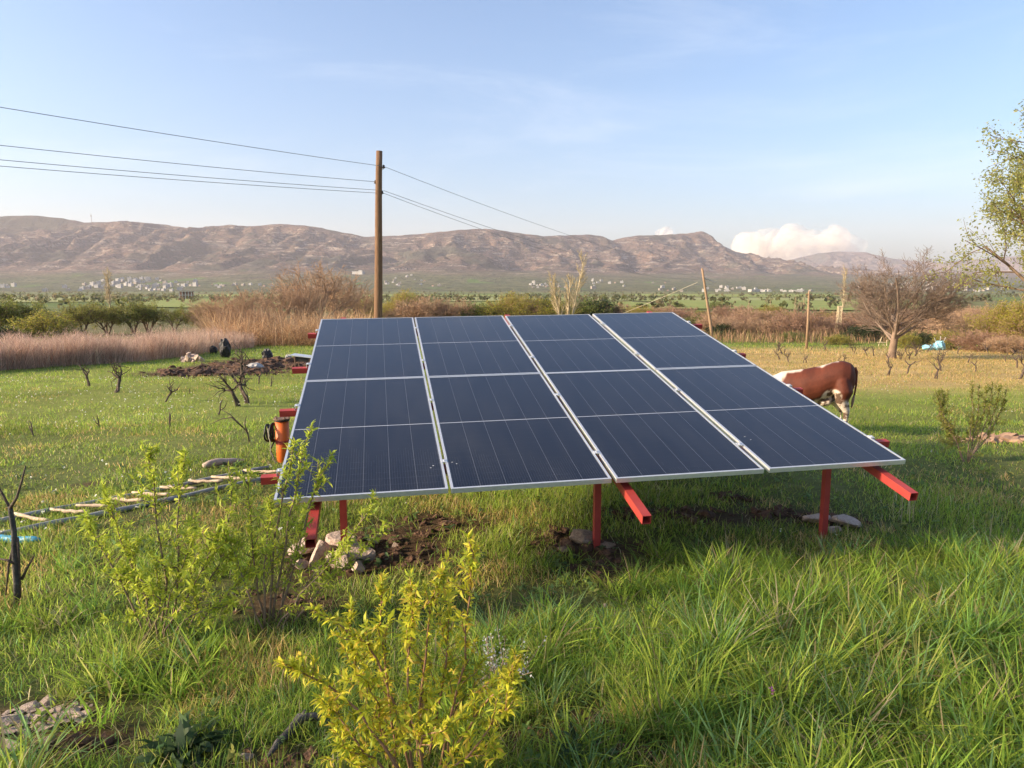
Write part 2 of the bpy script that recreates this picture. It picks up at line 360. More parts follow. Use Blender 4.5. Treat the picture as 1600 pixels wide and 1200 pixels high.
def mountain(name, skyl, x0, x1, nx, y0, YC, run, back, ny, zfoot, seed, m, amp):
    """a ridge whose crest follows the skyline points; YC: (px, distance of the crest) pairs"""
    xs = np.linspace(x0, x1, nx); n1, n2, n3 = ny // 6, ny * 4 // 6, ny // 6
    pts = [at_y(a, bb, float(np.interp(a, [k[0] for k in YC], [k[1] for k in YC]))) for a, bb in skyl]
    px_ = [p.x for p in pts]; Hc1 = np.interp(xs, px_, [p.z for p in pts]); cr1 = np.interp(xs, px_, [p.y for p in pts]); yf1 = cr1 - run
    r1, r2, r3 = np.linspace(0, 1, n1, endpoint=False), np.linspace(0, 1, n2, endpoint=False), np.linspace(0, 1, n3)
    YY = np.concatenate([y0 + (yf1 - y0)[None] * r1[:, None], yf1[None] + run * r2[:, None], cr1[None] + back * r3[:, None]]); XX = np.broadcast_to(xs[None], YY.shape)
    Hc = np.broadcast_to(Hc1[None], YY.shape); t = (YY - yf1[None]) / run
    wx = XX + 160 * fbm(XX / 420, YY / 420, 3, seed + 3); prof = np.clip(4 * t * (1 - t), 0, 1)
    spur = fbm(wx / 800, YY / 2600, 3, seed + 1); g1 = 1 - np.abs(fbm(wx / 260, YY / 1300, 3, seed + 2)) * 2.2; g2 = 1 - np.abs(fbm(wx / 95, YY / 420, 3, seed + 5)) * 2.2; g3 = fbm(wx / 40, YY / 60, 3, seed + 7)
    tt = np.clip(t + 0.30 * spur * prof, 0, 1); S = tt ** 1.2 * .93 + .07 * sstep(.86, .93, tt + .03 * g3)
    yfc = np.broadcast_to(yf1[None], YY.shape); fr = np.clip((YY - y0) / (yfc - y0), 0, 1.3)
    foot = np.interp(fr, [0, .45, 1, 1.3], [-14, 8, zfoot, zfoot * 1.15]) + 10 * fbm(XX / 500, YY / 500, 4, seed + 6) * sstep(0, .35, fr)
    Z = foot + np.maximum(Hc - foot, 0) * S
    wgt = np.clip(t * 3.5, 0, 1) * np.clip((1.0 - t) * 6, 0.05, 1)
    Z = Z + amp * wgt * (.62 * (g1 - .45) + .30 * (g2 - .45) + .16 * g3)
    st = Z / 26 + 2.2 * fbm(XX / 700, YY / 700, 3, seed + 8); Z = Z + 9.0 * wgt * (np.abs((st % 1) - .5) * 2 - .5)
    Z = np.where(t > 1, np.minimum(Z, Hc - (t - 1) * run * .3), Z) + 3.0 * fbm(XX / 45, YY / 45, 3, seed + 9) * sstep(.8, 1.0, t)
    idx = np.arange(XX.size).reshape(XX.shape)
    q = np.stack([idx[:-1, :-1], idx[:-1, 1:], idx[1:, 1:], idx[1:, :-1]], -1).reshape(-1, 4)
    o = kind(link(name, mesh_np(name, np.stack([XX, YY, Z], -1).reshape(-1, 3), [q], m, None, True)), 'structure')
    return o, xs, yf1, n1, Z
mnt, MXS, MYF, MN1, MZZ = mountain('mountain_range', SKYL, -6400, 6400, 640, 2250, [(-500, 5000), (500, 5000), (720, 4950), (900, 5400), (1300, 6500), (2100, 6600)], 1450, 1000, 216, 78, 71, mountain_mat('mountain_ground', 15), 78)
FARL = [(700, 452), (1100, 446), (1180, 428), (1220, 411), (1250, 402), (1280, 396), (1310, 393), (1352, 394), (1375, 400), (1400, 405), (1430, 408), (1470, 410), (1500, 407), (1560, 402), (1620, 398), (1700, 405), (1900, 430)]
mountain('distant_mountain', FARL, 1000, 11500, 300, 7500, [(700, 10000), (1900, 10000)], 1800, 900, 100, 60, 91, mountain_mat('distant_mountain_ground', -40), 130)
def HM(x, y):
    """height on valley floor or foothill"""
    z = np.asarray(H(x, y), float); i = np.clip(np.searchsorted(MXS, x) - 1, 0, len(MXS) - 2)
    r = np.clip((np.asarray(y, float) - 2250) / (MYF[i] - 2250), 0, .999) * MN1; j = r.astype(int); f = r - j
    zm = np.minimum(MZZ[j, i] * (1 - f) + MZZ[j + 1, i] * f, MZZ[j, i + 1] * (1 - f) + MZZ[j + 1, i + 1] * f)
    return np.where(np.asarray(y) > 2260, np.maximum(z, zm), z)
# radio mast on the left ridge
p = at_y(143, 348, 5000); mb = MB(); mb.tube([(0, 0, -20), (0, 0, 62)], [3.2, 1.4], 4)
r_ = empty('radio_mast', (p.x, p.y, p.z)); link('mast', mb.mesh('mast', M_CONC), r_)
mb = MB(); mb.box((0, 0, 45), (6, 6, 9)); link('antenna_ring', mb.mesh('antenna_ring', M_WHITE), r_)
tag(r_, 'thin radio mast on the skyline of the left mountain ridge', 'mast')

# ------------------------------------------------------------------ solar array
PW, PL = 1.134, 2.278
UO = [0, 1.1534, 2.3207, 3.5028]; VO = [0, PL + .012]
AX, AY, AZ, YAW, TILT, XS = -1.5466, 4.4552, CAMZ - 1.3687, .1834, .2137, .0124
ez0 = Vector((math.cos(XS), 0, math.sin(XS))); ey0 = Vector((0, math.cos(TILT), math.sin(TILT)))
en = ez0.cross(ey0).normalized(); ey0 = en.cross(ez0).normalized()
RA = Matrix((ez0, ey0, en)).transposed()           # array frame -> root frame
EA = RA.to_euler()
root = empty('solar_array', (AX, AY, 0), (0, 0, YAW))
tag(root, 'tilted ground array of eight dark blue solar panels on red steel tubes', 'solar array')
def A(u, v, w=0.0):                                # array coordinates -> root coordinates
    return Vector((0, 0, AZ)) + RA @ Vector((u, v, w))
root_m = Matrix.Translation((AX, AY, 0)) @ Matrix.Rotation(YAW, 4, 'Z')
def A_world(u, v, w=0.0): return root_m @ A(u, v, w)
# photovoltaic cell sheet
mc = bpy.data.materials.new('solar_cells'); mc.use_nodes = True; nt = mc.node_tree; b = nt.nodes['Principled BSDF']
tc = N(nt, 'ShaderNodeTexCoord'); sp = N(nt, 'ShaderNodeSeparateXYZ'); nt.links.new(tc.outputs['Object'], sp.inputs[0])
def M2(op, a, c=None):
    n = N(nt, 'ShaderNodeMath', operation=op)
    for k, v in enumerate((a, c)):
        if v is None: continue
        if isinstance(v, (int, float)): n.inputs[k].default_value = v
        else: nt.links.new(v, n.inputs[k])
    return n.outputs[0]
def gridline(src, off, pitch, w):
    f = M2('FRACT', M2('DIVIDE', M2('SUBTRACT', src, off), pitch))
    d = M2('MULTIPLY', M2('MINIMUM', f, M2('SUBTRACT', 1.0, f)), pitch)
    return M2('LESS_THAN', d, w)
cellp = (PW - .044) / 6
colline = gridline(sp.outputs[0], .022, cellp, .0013)
rowline = gridline(sp.outputs[1], .022, (PL - .044) / 24, .0014)
bus = gridline(sp.outputs[0], .022, cellp / 10, .0009)
mid = M2('LESS_THAN', M2('ABSOLUTE', M2('SUBTRACT', sp.outputs[1], PL / 2)), .0038)
edge = M2('MAXIMUM', M2('LESS_THAN', sp.outputs[1], .016), M2('GREATER_THAN', sp.outputs[1], PL - .016))
nz = N(nt, 'ShaderNodeTexNoise'); nz.inputs['Scale'].default_value = 2.5; nz.inputs['Detail'].default_value = 6; nt.links.new(tc.outputs['Object'], nz.inputs['Vector'])
cr = N(nt, 'ShaderNodeValToRGB'); cr.color_ramp.elements[0].color = (.0028, .0036, .0085, 1); cr.color_ramp.elements[1].color = (.0045, .0058, .0125, 1)
nt.links.new(nz.outputs['Fac'], cr.inputs[0])
prev = cr.outputs[0]
for fac, amt, c in ((rowline, .40, (.06, .065, .08)), (bus, .20, (.13, .14, .17)), (colline, .26, (.42, .44, .48)), (edge, .6, (.5, .52, .55)), (mid, .9, (.62, .64, .66))):
    mx = N(nt, 'ShaderNodeMix', data_type='RGBA'); nt.links.new(M2('MULTIPLY', fac, amt), mx.inputs[0])
    nt.links.new(prev, mx.inputs[6]); mx.inputs[7].default_value = (*c, 1); prev = mx.outputs[2]
oi = N(nt, 'ShaderNodeObjectInfo'); dm_ = N(nt, 'ShaderNodeMapping'); dm_.inputs['Scale'].default_value = (5.0, .9, 1); nt.links.new(tc.outputs['Object'], dm_.inputs[0]); va = N(nt, 'ShaderNodeVectorMath', operation='ADD'); nt.links.new(dm_.outputs[0], va.inputs[0]); nt.links.new(oi.outputs['Location'], va.inputs[1])
dn = N(nt, 'ShaderNodeTexNoise'); dn.inputs['Scale'].default_value = 1.6; dn.inputs['Detail'].default_value = 7; dn.inputs['Roughness'].default_value = .65; nt.links.new(va.outputs[0], dn.inputs['Vector'])
dr_ = N(nt, 'ShaderNodeMapRange'); dr_.inputs['From Min'].default_value = .35; dr_.inputs['From Max'].default_value = .75; dr_.inputs['To Max'].default_value = .07; nt.links.new(dn.outputs['Fac'], dr_.inputs['Value'])
mx = N(nt, 'ShaderNodeMix', data_type='RGBA'); nt.links.new(M2('ADD', dr_.outputs[0], M2('MULTIPLY', oi.outputs['Random'], .02)), mx.inputs[0]); nt.links.new(prev, mx.inputs[6]); mx.inputs[7].default_value = (.16, .15, .14, 1); prev = mx.outputs[2]     # dust film
nt.links.new(prev, b.inputs['Base Color'])
b.inputs['Roughness'].default_value = .6; b.inputs['Specular IOR Level'].default_value = .0
b.inputs['Coat Weight'].default_value = 1.0; b.inputs['Coat IOR'].default_value = 1.44
rr = N(nt, 'ShaderNodeMapRange'); rr.inputs['To Min'].default_value = .05; rr.inputs['To Max'].default_value = .13
nt.links.new(nz.outputs['Fac'], rr.inputs['Value']); nt.links.new(rr.outputs[0], b.inputs['Coat Roughness'])

fw, fh = .017, .035
mb = MB(); mb.box((PW / 2, PL / 2, -.006), (PW - 2 * fw + .004, PL - 2 * fw + .004, .006)); me_sheet = mb.mesh('cell_sheet', mc)
mb = MB()
for x in (fw / 2, PW - fw / 2): mb.box((x, PL / 2, -fh / 2), (fw, PL, fh))
for y in (fw / 2, PL - fw / 2): mb.box((PW / 2, y, -fh / 2), (PW - 2 * fw - .0006, fw, fh))
for y in (fw / 2, PL - fw / 2): mb.box((PW / 2, y + (.012 if y < 1 else -.012), -fh + .001), (PW - 2 * fw - .004, .03, .002))
me_frame = mb.mesh('frame', M_ALU)
for r in range(2):
    for c in range(4):
        dv = [.0, -.006, -.012, -.006][c] + r * [0, .004, -.003, .003][c]
        po = link('solar_panel', me_sheet, root, A(UO[c], VO[r] + dv, R.uniform(-.002, .002)), EA)
        link('frame', me_frame, po)
def htube(a, t=.004, L=1.0):
    """hollow square tube along +Y, centred on its axis"""
    m = MB(); h = a / 2
    m.box((0, L / 2, h - t / 2), (a, L, t)); m.box((0, L / 2, -h + t / 2), (a, L, t))
    m.box((h - t / 2, L / 2, 0), (t, L, a - 2 * t)); m.box((-h + t / 2, L / 2, 0), (t, L, a - 2 * t)); return m
RH = .055
RAFT = [.25, 2.42, 4.47]; POSTU = [.40, 2.40, 4.45]
rail_w = -fh - RH / 2 - .001; raft_w = rail_w - RH - .001
me_raft = htube(.062, .004, 5.35).mesh('rafter', M_RED)
for k, u in enumerate(RAFT):
    link('rafter', me_raft, root, A(u, [-.36, -.38, -.34][k], raft_w - .004), EA)
rail_u0 = [-.10, -.13, -.12, -.09]; RV = [.42, 1.66, 2.80, 4.06]
me_rail = htube(RH, .004, 4.95).mesh('rail', M_RED)
ER = (RA @ Matrix.Rotation(-math.pi / 2, 3, 'Z')).to_euler()
for k, v in enumerate(RV): link('rail', me_rail, root, A([-.14, -.16, -.17, -.12][k], v, rail_w), ER)
for k, u in enumerate(POSTU):
    for v in (.66, 4.02):
        pt = A(u, v, raft_w - (.04 if k else -.03)); g = A_world(u, v); gz = float(H(g.x, g.y)) - .25
        m = htube(.052, .004, pt.z - gz); o = link('post', m.mesh('post', M_RED), root, (pt.x, pt.y, gz), (math.pi / 2, 0, 0))
        m = MB(); m.box((0, 0, 0), (.11, .11, .008)); link('bracket_plate', m.mesh('bracket_plate', M_RUST), root, (pt.x, pt.y, pt.z - .075), (TILT, 0, 0))
# clamps holding the frames on the rails
mb = MB(); mb.box((0, 0, .003), (.040, .045, .005)); mb.tube([(0, 0, .004), (0, 0, .012)], .008, 6); me_mid = mb.mesh('clamp', M_ALU)
mb = MB(); mb.box((-.010, 0, .003), (.036, .045, .005)); mb.box((-.030, 0, -.022), (.004, .045, .045)); mb.tube([(-.014, 0, .004), (-.014, 0, .012)], .008, 6); me_end = mb.mesh('end_clamp', M_ALU)
for v in RV:
    for c in range(3):
        u = (UO[c] + PW + UO[c + 1]) / 2
        link('clamp', me_mid, root, A(u, v, 0), EA)
    link('end_clamp', me_end, root, A(0, v, 0), EA)
    link('end_clamp', me_end, root, A(UO[3] + PW, v, 0), (RA @ Matrix.Rotation(math.pi, 3, 'Z')).to_euler())
# bird droppings on the glass
M_DROP = mat('bird_dropping', (.6, .6, .58), None, rough=.9)
for (u, v) in ((1.06, .36), (1.04, .33), (1.20, .40), (1.23, .37), (3.45, .52), (3.60, .56), (3.42, .47), (3.62, .50)):
    m = MB(); an = np.arange(9) / 9 * 2 * math.pi; rr_ = .0035 * (0.6 + rng.random(9)); m.add(np.stack([np.cos(an) * rr_ * 1.6, np.sin(an) * rr_, np.full(9, 0.0)], 1), [list(range(9))])
    link('bird_dropping', m.mesh('bird_dropping', M_DROP), root, A(u, v, .0005 - .002), EA)

# ------------------------------------------------------------------ poles, wires
PY = 25.0
pb = at_y(588, 500, PY); gz = float(H(pb.x, PY)); pt_ = at_y(594, 236, PY)
bx, by = pb.x - .06, PY
up = empty('utility_pole', (bx, by, gz)); tag(up, 'tall dark wooden utility pole behind the array carrying wires', 'utility pole')
hgt = pt_.z - gz
path = [(0, 0, -.5)] + [((pt_.x - bx) * t + .03 * math.sin(t * 5), 0, hgt * t) for t in np.linspace(0.02, 1, 12)]
mb = MB(); mb.tube(path, np.linspace(.165, .105, 13), 14); link('pole', mb.mesh('pole', M_POLE, True), up)
def insul(px, py, side):
    w = at_y(px, py, PY); l = (w.x - bx, w.y - by - .06 * 0, w.z - gz)
    m = MB(); m.tube([(l[0] - side * .10, l[1], l[2] - .10), (l[0], l[1], l[2] - .08), (l[0], l[1], l[2] - .02)], .012, 6)
    o = link('bracket', m.mesh('bracket', M_RUST), up)
    m = MB(); z = l[2]; m.tube([(l[0], l[1], z - .06), (l[0], l[1], z - .03), (l[0], l[1], z), (l[0], l[1], z + .02), (l[0], l[1], z + .05)], [.05, .055, .03, .045, .02], 8)
    link('insulator', m.mesh('insulator', M_INSUL, True), up); return w
i1 = insul(599.5, 260, 1); i2 = insul(586.5, 284, -1); i3 = insul(597, 300, 1)
# leaning pole further back
lp_b = on_ground(1114, 531); lp_t = at_y(1097, 419, lp_b.y); lpy = lp_b.y
lean = empty('leaning_pole', lp_b); tag(lean, 'leaning thin wooden pole behind the right side of the array', 'pole')
mb = MB(); d = lp_t - lp_b; mb.tube([tuple(d * t + Vector((0, 0, -.4 if t == 0 else 0))) for t in np.linspace(0, 1, 6)], np.linspace(.16, .10, 6), 10); link('pole', mb.mesh('pole', M_POLEG, True), lean)
mb = MB(); mb.tube([tuple(d * .86), tuple(d * .86 + Vector((1.2, .2, -.35)))], .05, 6); link('stub_arm', mb.mesh('stub_arm', M_CONC), lean)
def wire(a, c, sag, label, r=.008, m=M_WIRE, name='power_line', cat='wire'):
    a = Vector(a); c = Vector(c); P = []
    for t in np.linspace(0, 1, 24): q = a.lerp(c, t); q.z -= sag * 4 * t * (1 - t); P.append(tuple(q))
    mb = MB(); mb.tube(P, r, 5); o = link(name, mb.mesh(name, m, True)); tag(o, label, cat, 'overhead wires' if name == 'power_line' else None); return o
def left_end(w, py0):
    """second support of a left wire, off the frame: same height as at the pole"""
    d = ray(0, py0); t = (w.z - .0 - CAMZ) / d.z; q = Vector((d.x * t, d.y * t, w.z)); return w + (q - w) * 2.6
for w, py0, lab in ((i1, 152, 'topmost thin wire running left from the utility pole'), (i2, 213, 'second highest wire running left from the utility pole'),
                    (i3 + Vector((-.1, 0, .06)), 236, 'upper of the two lowest wires running left from the pole'), (i3 + Vector((-.08, 0, -.04)), 246, 'lowest wire running left from the utility pole')):
    e_ = left_end(w, py0); wire(w, e_, .22, lab)
le = lp_t + Vector((-.05, 0, -.15))
wire(i1, le + Vector((0, 0, .1)), .55, 'topmost wire running right from the utility pole across the hills')
wire(i3 + Vector((.05, 0, .05)), le + Vector((0, 0, -.5)), .75, 'upper of two low wires running right from the utility pole')
wire(i3 + Vector((.05, 0, -.04)), le + Vector((0, 0, -.9)), .85, 'lowest wire running right from the utility pole')
g0 = on_ground(925, 508); q0 = at_y(1090, 441, lpy)
wire(q0, on_ground(905, 515), .15, 'pale guy rope slanting down left from the leaning pole', .02, M_ROPE, 'guy_rope', 'rope')
# thin upright pole and small lattice pylon on the right
p = on_ground(1260, 545); t_ = at_y(1264, 455, p.y); o = empty('thin_pole', p); mb = MB()
mb.tube([(0, 0, -.3), (0, 0, (t_.z - p.z) * .5), (t_.x - p.x, 0, t_.z - p.z)], [.11, .09, .07], 8); link('pole', mb.mesh('pole', M_POLEG, True), o)
mb = MB(); mb.box((t_.x - p.x, 0, t_.z - p.z - .25), (.5, .06, .06)); link('crossbar', mb.mesh('crossbar', M_POLEG), o)
tag(o, 'thin upright pole at the edge of the vineyard left of the bare tree', 'pole')
p = on_ground(1309, 528); t_ = at_y(1309, 478, p.y); hh = t_.z - p.z; o = empty('lattice_pylon', p); tag(o, 'small yellowish lattice pylon just left of the bare tree', 'pylon')
wb, wt = .45, .25
def lat(k, f): w = (wb + (wt - wb) * f) / 2; return np.array([(-w, -w), (w, -w), (w, w), (-w, w)][k % 4] + (hh * f,))
for k in range(4): mb = MB(); mb.tube([lat(k, 0), lat(k, 1)], .045, 4); link('leg', mb.mesh('leg', M_BARKY), o)
for i in range(9):
    mb = MB()
    for k in range(4): mb.tube([lat(k, i / 9), lat(k + 1, (i + 1) / 9)], .022, 3); mb.tube([lat(k + 1, i / 9), lat(k, (i + 1) / 9)], .022, 3)
    link('cross_brace', mb.mesh('cross_brace', M_BARKY), o)

# ------------------------------------------------------------------ well casing and hose coil
p = on_ground(441, 722); wc = empty('well_casing', (p.x + .02, p.y, p.z)); tag(wc, 'upright orange well pipe with rusty lid at the left edge of the array', 'pipe')
hz = topz(440, 654, p.y) - p.z
mb = MB(); mb.tube([(0, 0, -.15), (0, 0, .3 * hz), (0, 0, hz * .96)], [.085, .085, .088], 24); link('pipe', mb.mesh('pipe', M_ORANGE, True), wc)
mb = MB(); mb.tube([(0, 0, hz * .95), (0, 0, hz * .985)], .099, 24); link('gasket', mb.mesh('gasket', M_BLACK), wc)
mb = MB(); mb.tube([(0, 0, hz * .987), (0, 0, hz * 1.012)], .107, 24); lid = link('lid', mb.mesh('lid', M_RUST), wc)
for k in range(5):
    a = k * 1.257 + .4; mb = MB(); mb.tube([(math.cos(a) * .088, math.sin(a) * .088, hz * 1.012), (math.cos(a) * .088, math.sin(a) * .088, hz * 1.05)], .012, 6); link('bolt', mb.mesh('bolt', M_RUST), lid)
for zz in (.52, .50, .47): mb = MB(); mb.tube([(math.cos(a) * .0905, math.sin(a) * .0905, hz * zz + .012 * math.sin(a)) for a in np.linspace(0, 6.28, 25)], .006, 5); link('wire_tie', mb.mesh('wire_tie', M_RED), wc)
mb = MB(); mb.tube([(-.09, 0, hz * .55), (-.16, -.02, hz * .3), (-.10, -.05, .02), (-.02, -.12, .0), (-.14, -.3, .0), (-.3, -.33, .0)], .011, 6); link('cable', mb.mesh('cable', M_BLACK, True), wc)
cc = at_y(424, 676, p.y - .03)
hc = empty('hose_coil', (cc.x, cc.y, cc.z)); tag(hc, 'coil of black hose hung on the orange well pipe', 'hose')
for k in range(6):
    rr_ = .105 + R.uniform(-.012, .012); off = -.055 + .021 * k; tl = R.uniform(-.06, .06); mb = MB()
    P = [(off * .8 + tl * math.cos(a) * .2 + .006 * math.sin(3 * a + k), rr_ * .85 * math.cos(a) + off * .4, rr_ * math.sin(a) + .006 * math.sin(2 * a + k)) for a in np.linspace(0, 6.283, 29)]
    mb.tube(P, .013, 6); link('hose_loop', mb.mesh('hose_loop', M_BLACK, True), hc)
mb = MB(); mb.tube([(.0, -.115, .08), (.004, -.12, -.03), (.02, -.11, -.1), (.015, -.1, -.30)], .006, 5); link('tie_rope', mb.mesh('tie_rope', M_ROPE, True), hc)

# ------------------------------------------------------------------ pole ladder lying in the grass
ld = empty('ladder', on_ground(200, 805)); tag(ld, 'rough ladder of grey poles and pale peeled rungs lying in the grass', 'ladder')
def loc_of(v): return Vector(v) - ld.location
NEAR = [(-60, 857), (36, 834), (430, 751)]; FARR = [(-60, 834), (20, 815), (420, 736)]
def railpts(L):
    a_ = loc_of(on_ground(*L[0])); c_ = loc_of(on_ground(*L[-1])); return [tuple(a_.lerp(c_, t) + Vector((0, 0, .045 + .006 * math.sin(9 * t)))) for t in np.linspace(0, 1, 8)]
for L in (NEAR, FARR):
    P = railpts(L); Q = []
    for k in range(len(P) - 1): Q += [tuple(np.array(P[k]) * (1 - t) + np.array(P[k + 1]) * t) for t in (0, .33, .66)]
    mb = MB(); mb.tube(Q + [P[-1]], .026 + .003 * np.sin(np.arange(len(Q) + 1) * 1.7), 10); link('side_rail', mb.mesh('side_rail', M_GREYPIPE, True), ld)
RUNGS = [((-50, 828), (4, 842)), ((23, 805), (78, 820)), ((79, 798), (137, 806)), ((119, 792), (170, 796)), ((166, 780), (226, 788)), ((206, 771), (268, 778)), ((250, 762), (308, 768)), ((294, 752), (350, 756)), ((330, 746), (400, 752)), ((380, 735), (438, 741))]
for (a, c) in RUNGS:
    p0 = loc_of(on_ground(a[0], a[1] + 9)); p1 = loc_of(on_ground(c[0], c[1] + 5)); dv_ = (p1 - p0); p0 = p0 + dv_ * .02; p1 = p1 - dv_ * .02
    P = [tuple(p0.lerp(p1, t) + Vector((0, 0, .075 - .018 * math.sin(t * 3.14) * R.uniform(.2, 1.2) + R.uniform(-.002, .002)))) for t in np.linspace(0, 1, 8)]
    mb = MB(); mb.tube(P, (.013 + .007 * rng.random(8)) * np.array([.7, 1, 1, 1, 1, 1, 1, .75]), 8); link('rung', mb.mesh('rung', M_RUNG, True), ld)
g = on_ground(385, 722); mb = MB(); a_ = on_ground(318, 734); c_ = on_ground(380, 724)
P = [tuple(Vector((0, 0, .05 + .015 * math.sin(5 * t))) + a_.lerp(c_, t) - a_) for t in np.linspace(0, 1, 8)]
mb.tube(P, [.03, .05, .055, .05, .045, .05, .04, .02], 8); tag(link('log', mb.mesh('log', M_STONE, True), None, a_), 'short grey log lying behind the ladder near the orange pipe', 'log')
a_ = on_ground(-8, 850); c_ = on_ground(64, 852); mb = MB()
mb.tube([tuple(a_.lerp(c_, t) - a_ + Vector((0, 0, .045 + .006 * math.sin(9 * t)))) for t in np.linspace(0, 1, 9)], [.028, .034, .03, .035, .03, .033, .03, .026, .012], 9)
tag(link('blue_pipe', mb.mesh('blue_pipe', M_BLUE, True), None, a_), 'short blue plastic tube on the grass at the left edge', 'pipe')
# dark broken branch in the foreground
a_ = on_ground(420, 1190); mb = MB(); P = [on_ground(420, 1192), on_ground(434, 1172), on_ground(452, 1155), on_ground(470, 1142), on_ground(492, 1138), on_ground(520, 1140)]
mb.tube([tuple(q - a_ + Vector((0, 0, .03 + .03 * (k in (3, 4))))) for k, q in enumerate(P)], [.008, .016, .021, .026, .018, .006], 8)
o = empty('fallen_branch', a_); link('branch', mb.mesh('branch', M_LOGD, True), o)
mb = MB(); q = P[3] - a_; mb.tube([tuple(q + Vector((0, 0, .05))), tuple(q + Vector((.02, .02, .09)))], [.015, .007], 6); link('knot', mb.mesh('knot', M_LOGD, True), o)
tag(o, 'dark charred branch lying in the grass left of the yellow shrub', 'branch')

# ------------------------------------------------------------------ stones
def stone_mesh(seed, sub=3, sharp=.28):
    bm = bmesh.new(); bmesh.ops.create_icosphere(bm, subdivisions=sub, radius=1)
    rs = np.random.default_rng(seed); planes = rs.normal(size=(11, 3)); planes /= np.linalg.norm(planes, axis=1, keepdims=True); off = rs.uniform(.38, .85, 11)
    for v in bm.verts:
        c = np.array(v.co)
        for n_, o_ in zip(planes, off):
            d_ = c @ n_ - o_
            if d_ > 0: c = c - n_ * d_ * .97
        c += rs.normal(size=3) * .012; v.co = c
    me = bpy.data.meshes.new('stone'); bm.to_mesh(me); bm.free(); return me
STM = [stone_mesh(100 + k) for k in range(7)]
for m in STM[:4]: m.materials.append(M_STONE)
for m in STM[4:]: m.materials.append(M_STONEB)
def stone(px, py, wpx, hf=.7, label='', group=None, v=None, lift=.25, yaw=None, dz=0):
    g = on_ground(px, py); s = wpx / F * g.length * .5
    k = v if v is not None else R.randrange(4)
    o = link('stone', STM[k], None, (g.x, g.y, g.z + s * hf * lift + dz), (R.uniform(-.3, .3), R.uniform(-.3, .3), R.uniform(0, 6) if yaw is None else yaw), (s, s * R.uniform(.75, 1), s * hf))
    tag(o, label, 'stone', group); return o
for (x, y, w, lab) in ((478, 868, 44, 'upright pale slab of rock left of the left front post'), (500, 878, 46, 'flat tan rock against the left front post'), (540, 862, 52, 'largest earthy rock right of the left front post'),
                    (562, 880, 44, 'pinkish rock in front of the largest one by the left post'), (530, 888, 40, 'grey rock at the foot of the left front post'), (500, 894, 20, 'small pale stone below the left front post'),
                    (560, 896, 30, 'half buried rock lowest of the pile by the left post'), (470, 890, 24, 'tan stone at the left end of the pile by the left post'), (618, 858, 14, 'small pinkish stone on the turned soil right of the pile'), (585, 850, 18, 'rounded stone on the soil mound behind the rock pile')):
    stone(x, y, w * 1.25, .8, lab, 'rocks around the left front post', lift=.6)
for (x, y, w, lab) in ((908, 852, 50, 'wide flat rock left of the middle front post'), (950, 859, 26, 'small tan rock right of the middle front post'), (880, 862, 18, 'little stone left of the wide rock at the middle post')):
    stone(x, y, w * 1.15, .6, lab, 'rocks around the middle front post', 5, .7)
for (x, y, w, lab) in ((1275, 818, 40, 'slanted pale rock left of the right front post'), (1318, 822, 44, 'flat pale rock right of the right front post'), (1310, 812, 18, 'small stone behind the flat rock at the right post'), (1300, 832, 24, 'low rock in front of the right front post')):
    stone(x, y, w * 1.1, .55, lab, 'rocks around the right front post', 3, .6)
for k in range(95):
    t = R.random(); x = 4 + 132 * t + R.uniform(-8, 8); y = 1138 - 22 * t + R.uniform(-26, 18) * (1 - .4 * t); w = R.choice([8, 10, 12, 14, 17, 20, 24])
    if k < 6: x, y, w = ((14, 1130, 44), (50, 1106, 36), (76, 1098, 30), (110, 1116, 32), (84, 1136, 26), (60, 1124, 28))[k]
    stone(x, y, w, R.uniform(.18, .42), 'pinkish limestone shard in the rubble patch at lower left', 'stones of the rubble patch', R.randrange(4), .6)
for (x, y, w, lab) in ((385, 1186, 26, 'rounded tan stone at the bottom edge below the left shrub'), (173, 1078, 14, 'grey pebble in grass above the rubble patch'), (78, 1160, 20, 'pinkish stone lying alone below the rubble patch'), (945, 948, 12, 'small tan pebble in the grass before the middle post'),
                    (1275, 1118, 30, 'pale flat stone half hidden in tall grass at lower right'), (10, 1178, 50, 'grey rock at the lower left corner'), (1385, 875, 12, 'tiny pale stone in grass right of the right post'), (850, 1036, 22, 'round brown stone right of the yellow shrub')):
    stone(x, y, w, .65, lab, None, None, .5)
for k in range(22):
    x = R.uniform(284, 316); y = 563 - 9 * (1 - abs(x - 300) / 17) * R.random() ** .5
    g = on_ground(x, 566 - R.random()); s = R.uniform(.10, .24)
    o = link('stone', STM[R.randrange(4)], None, (g.x, g.y, g.z + R.uniform(.05, .55) * (1 - abs(x - 300) / 18)), (R.random(), R.random(), R.random() * 6), (s * 1.4, s, s * .8))
    tag(o, 'pale stone in the heap beside the reed bed', 'stone', 'stones of the heap by the reeds')

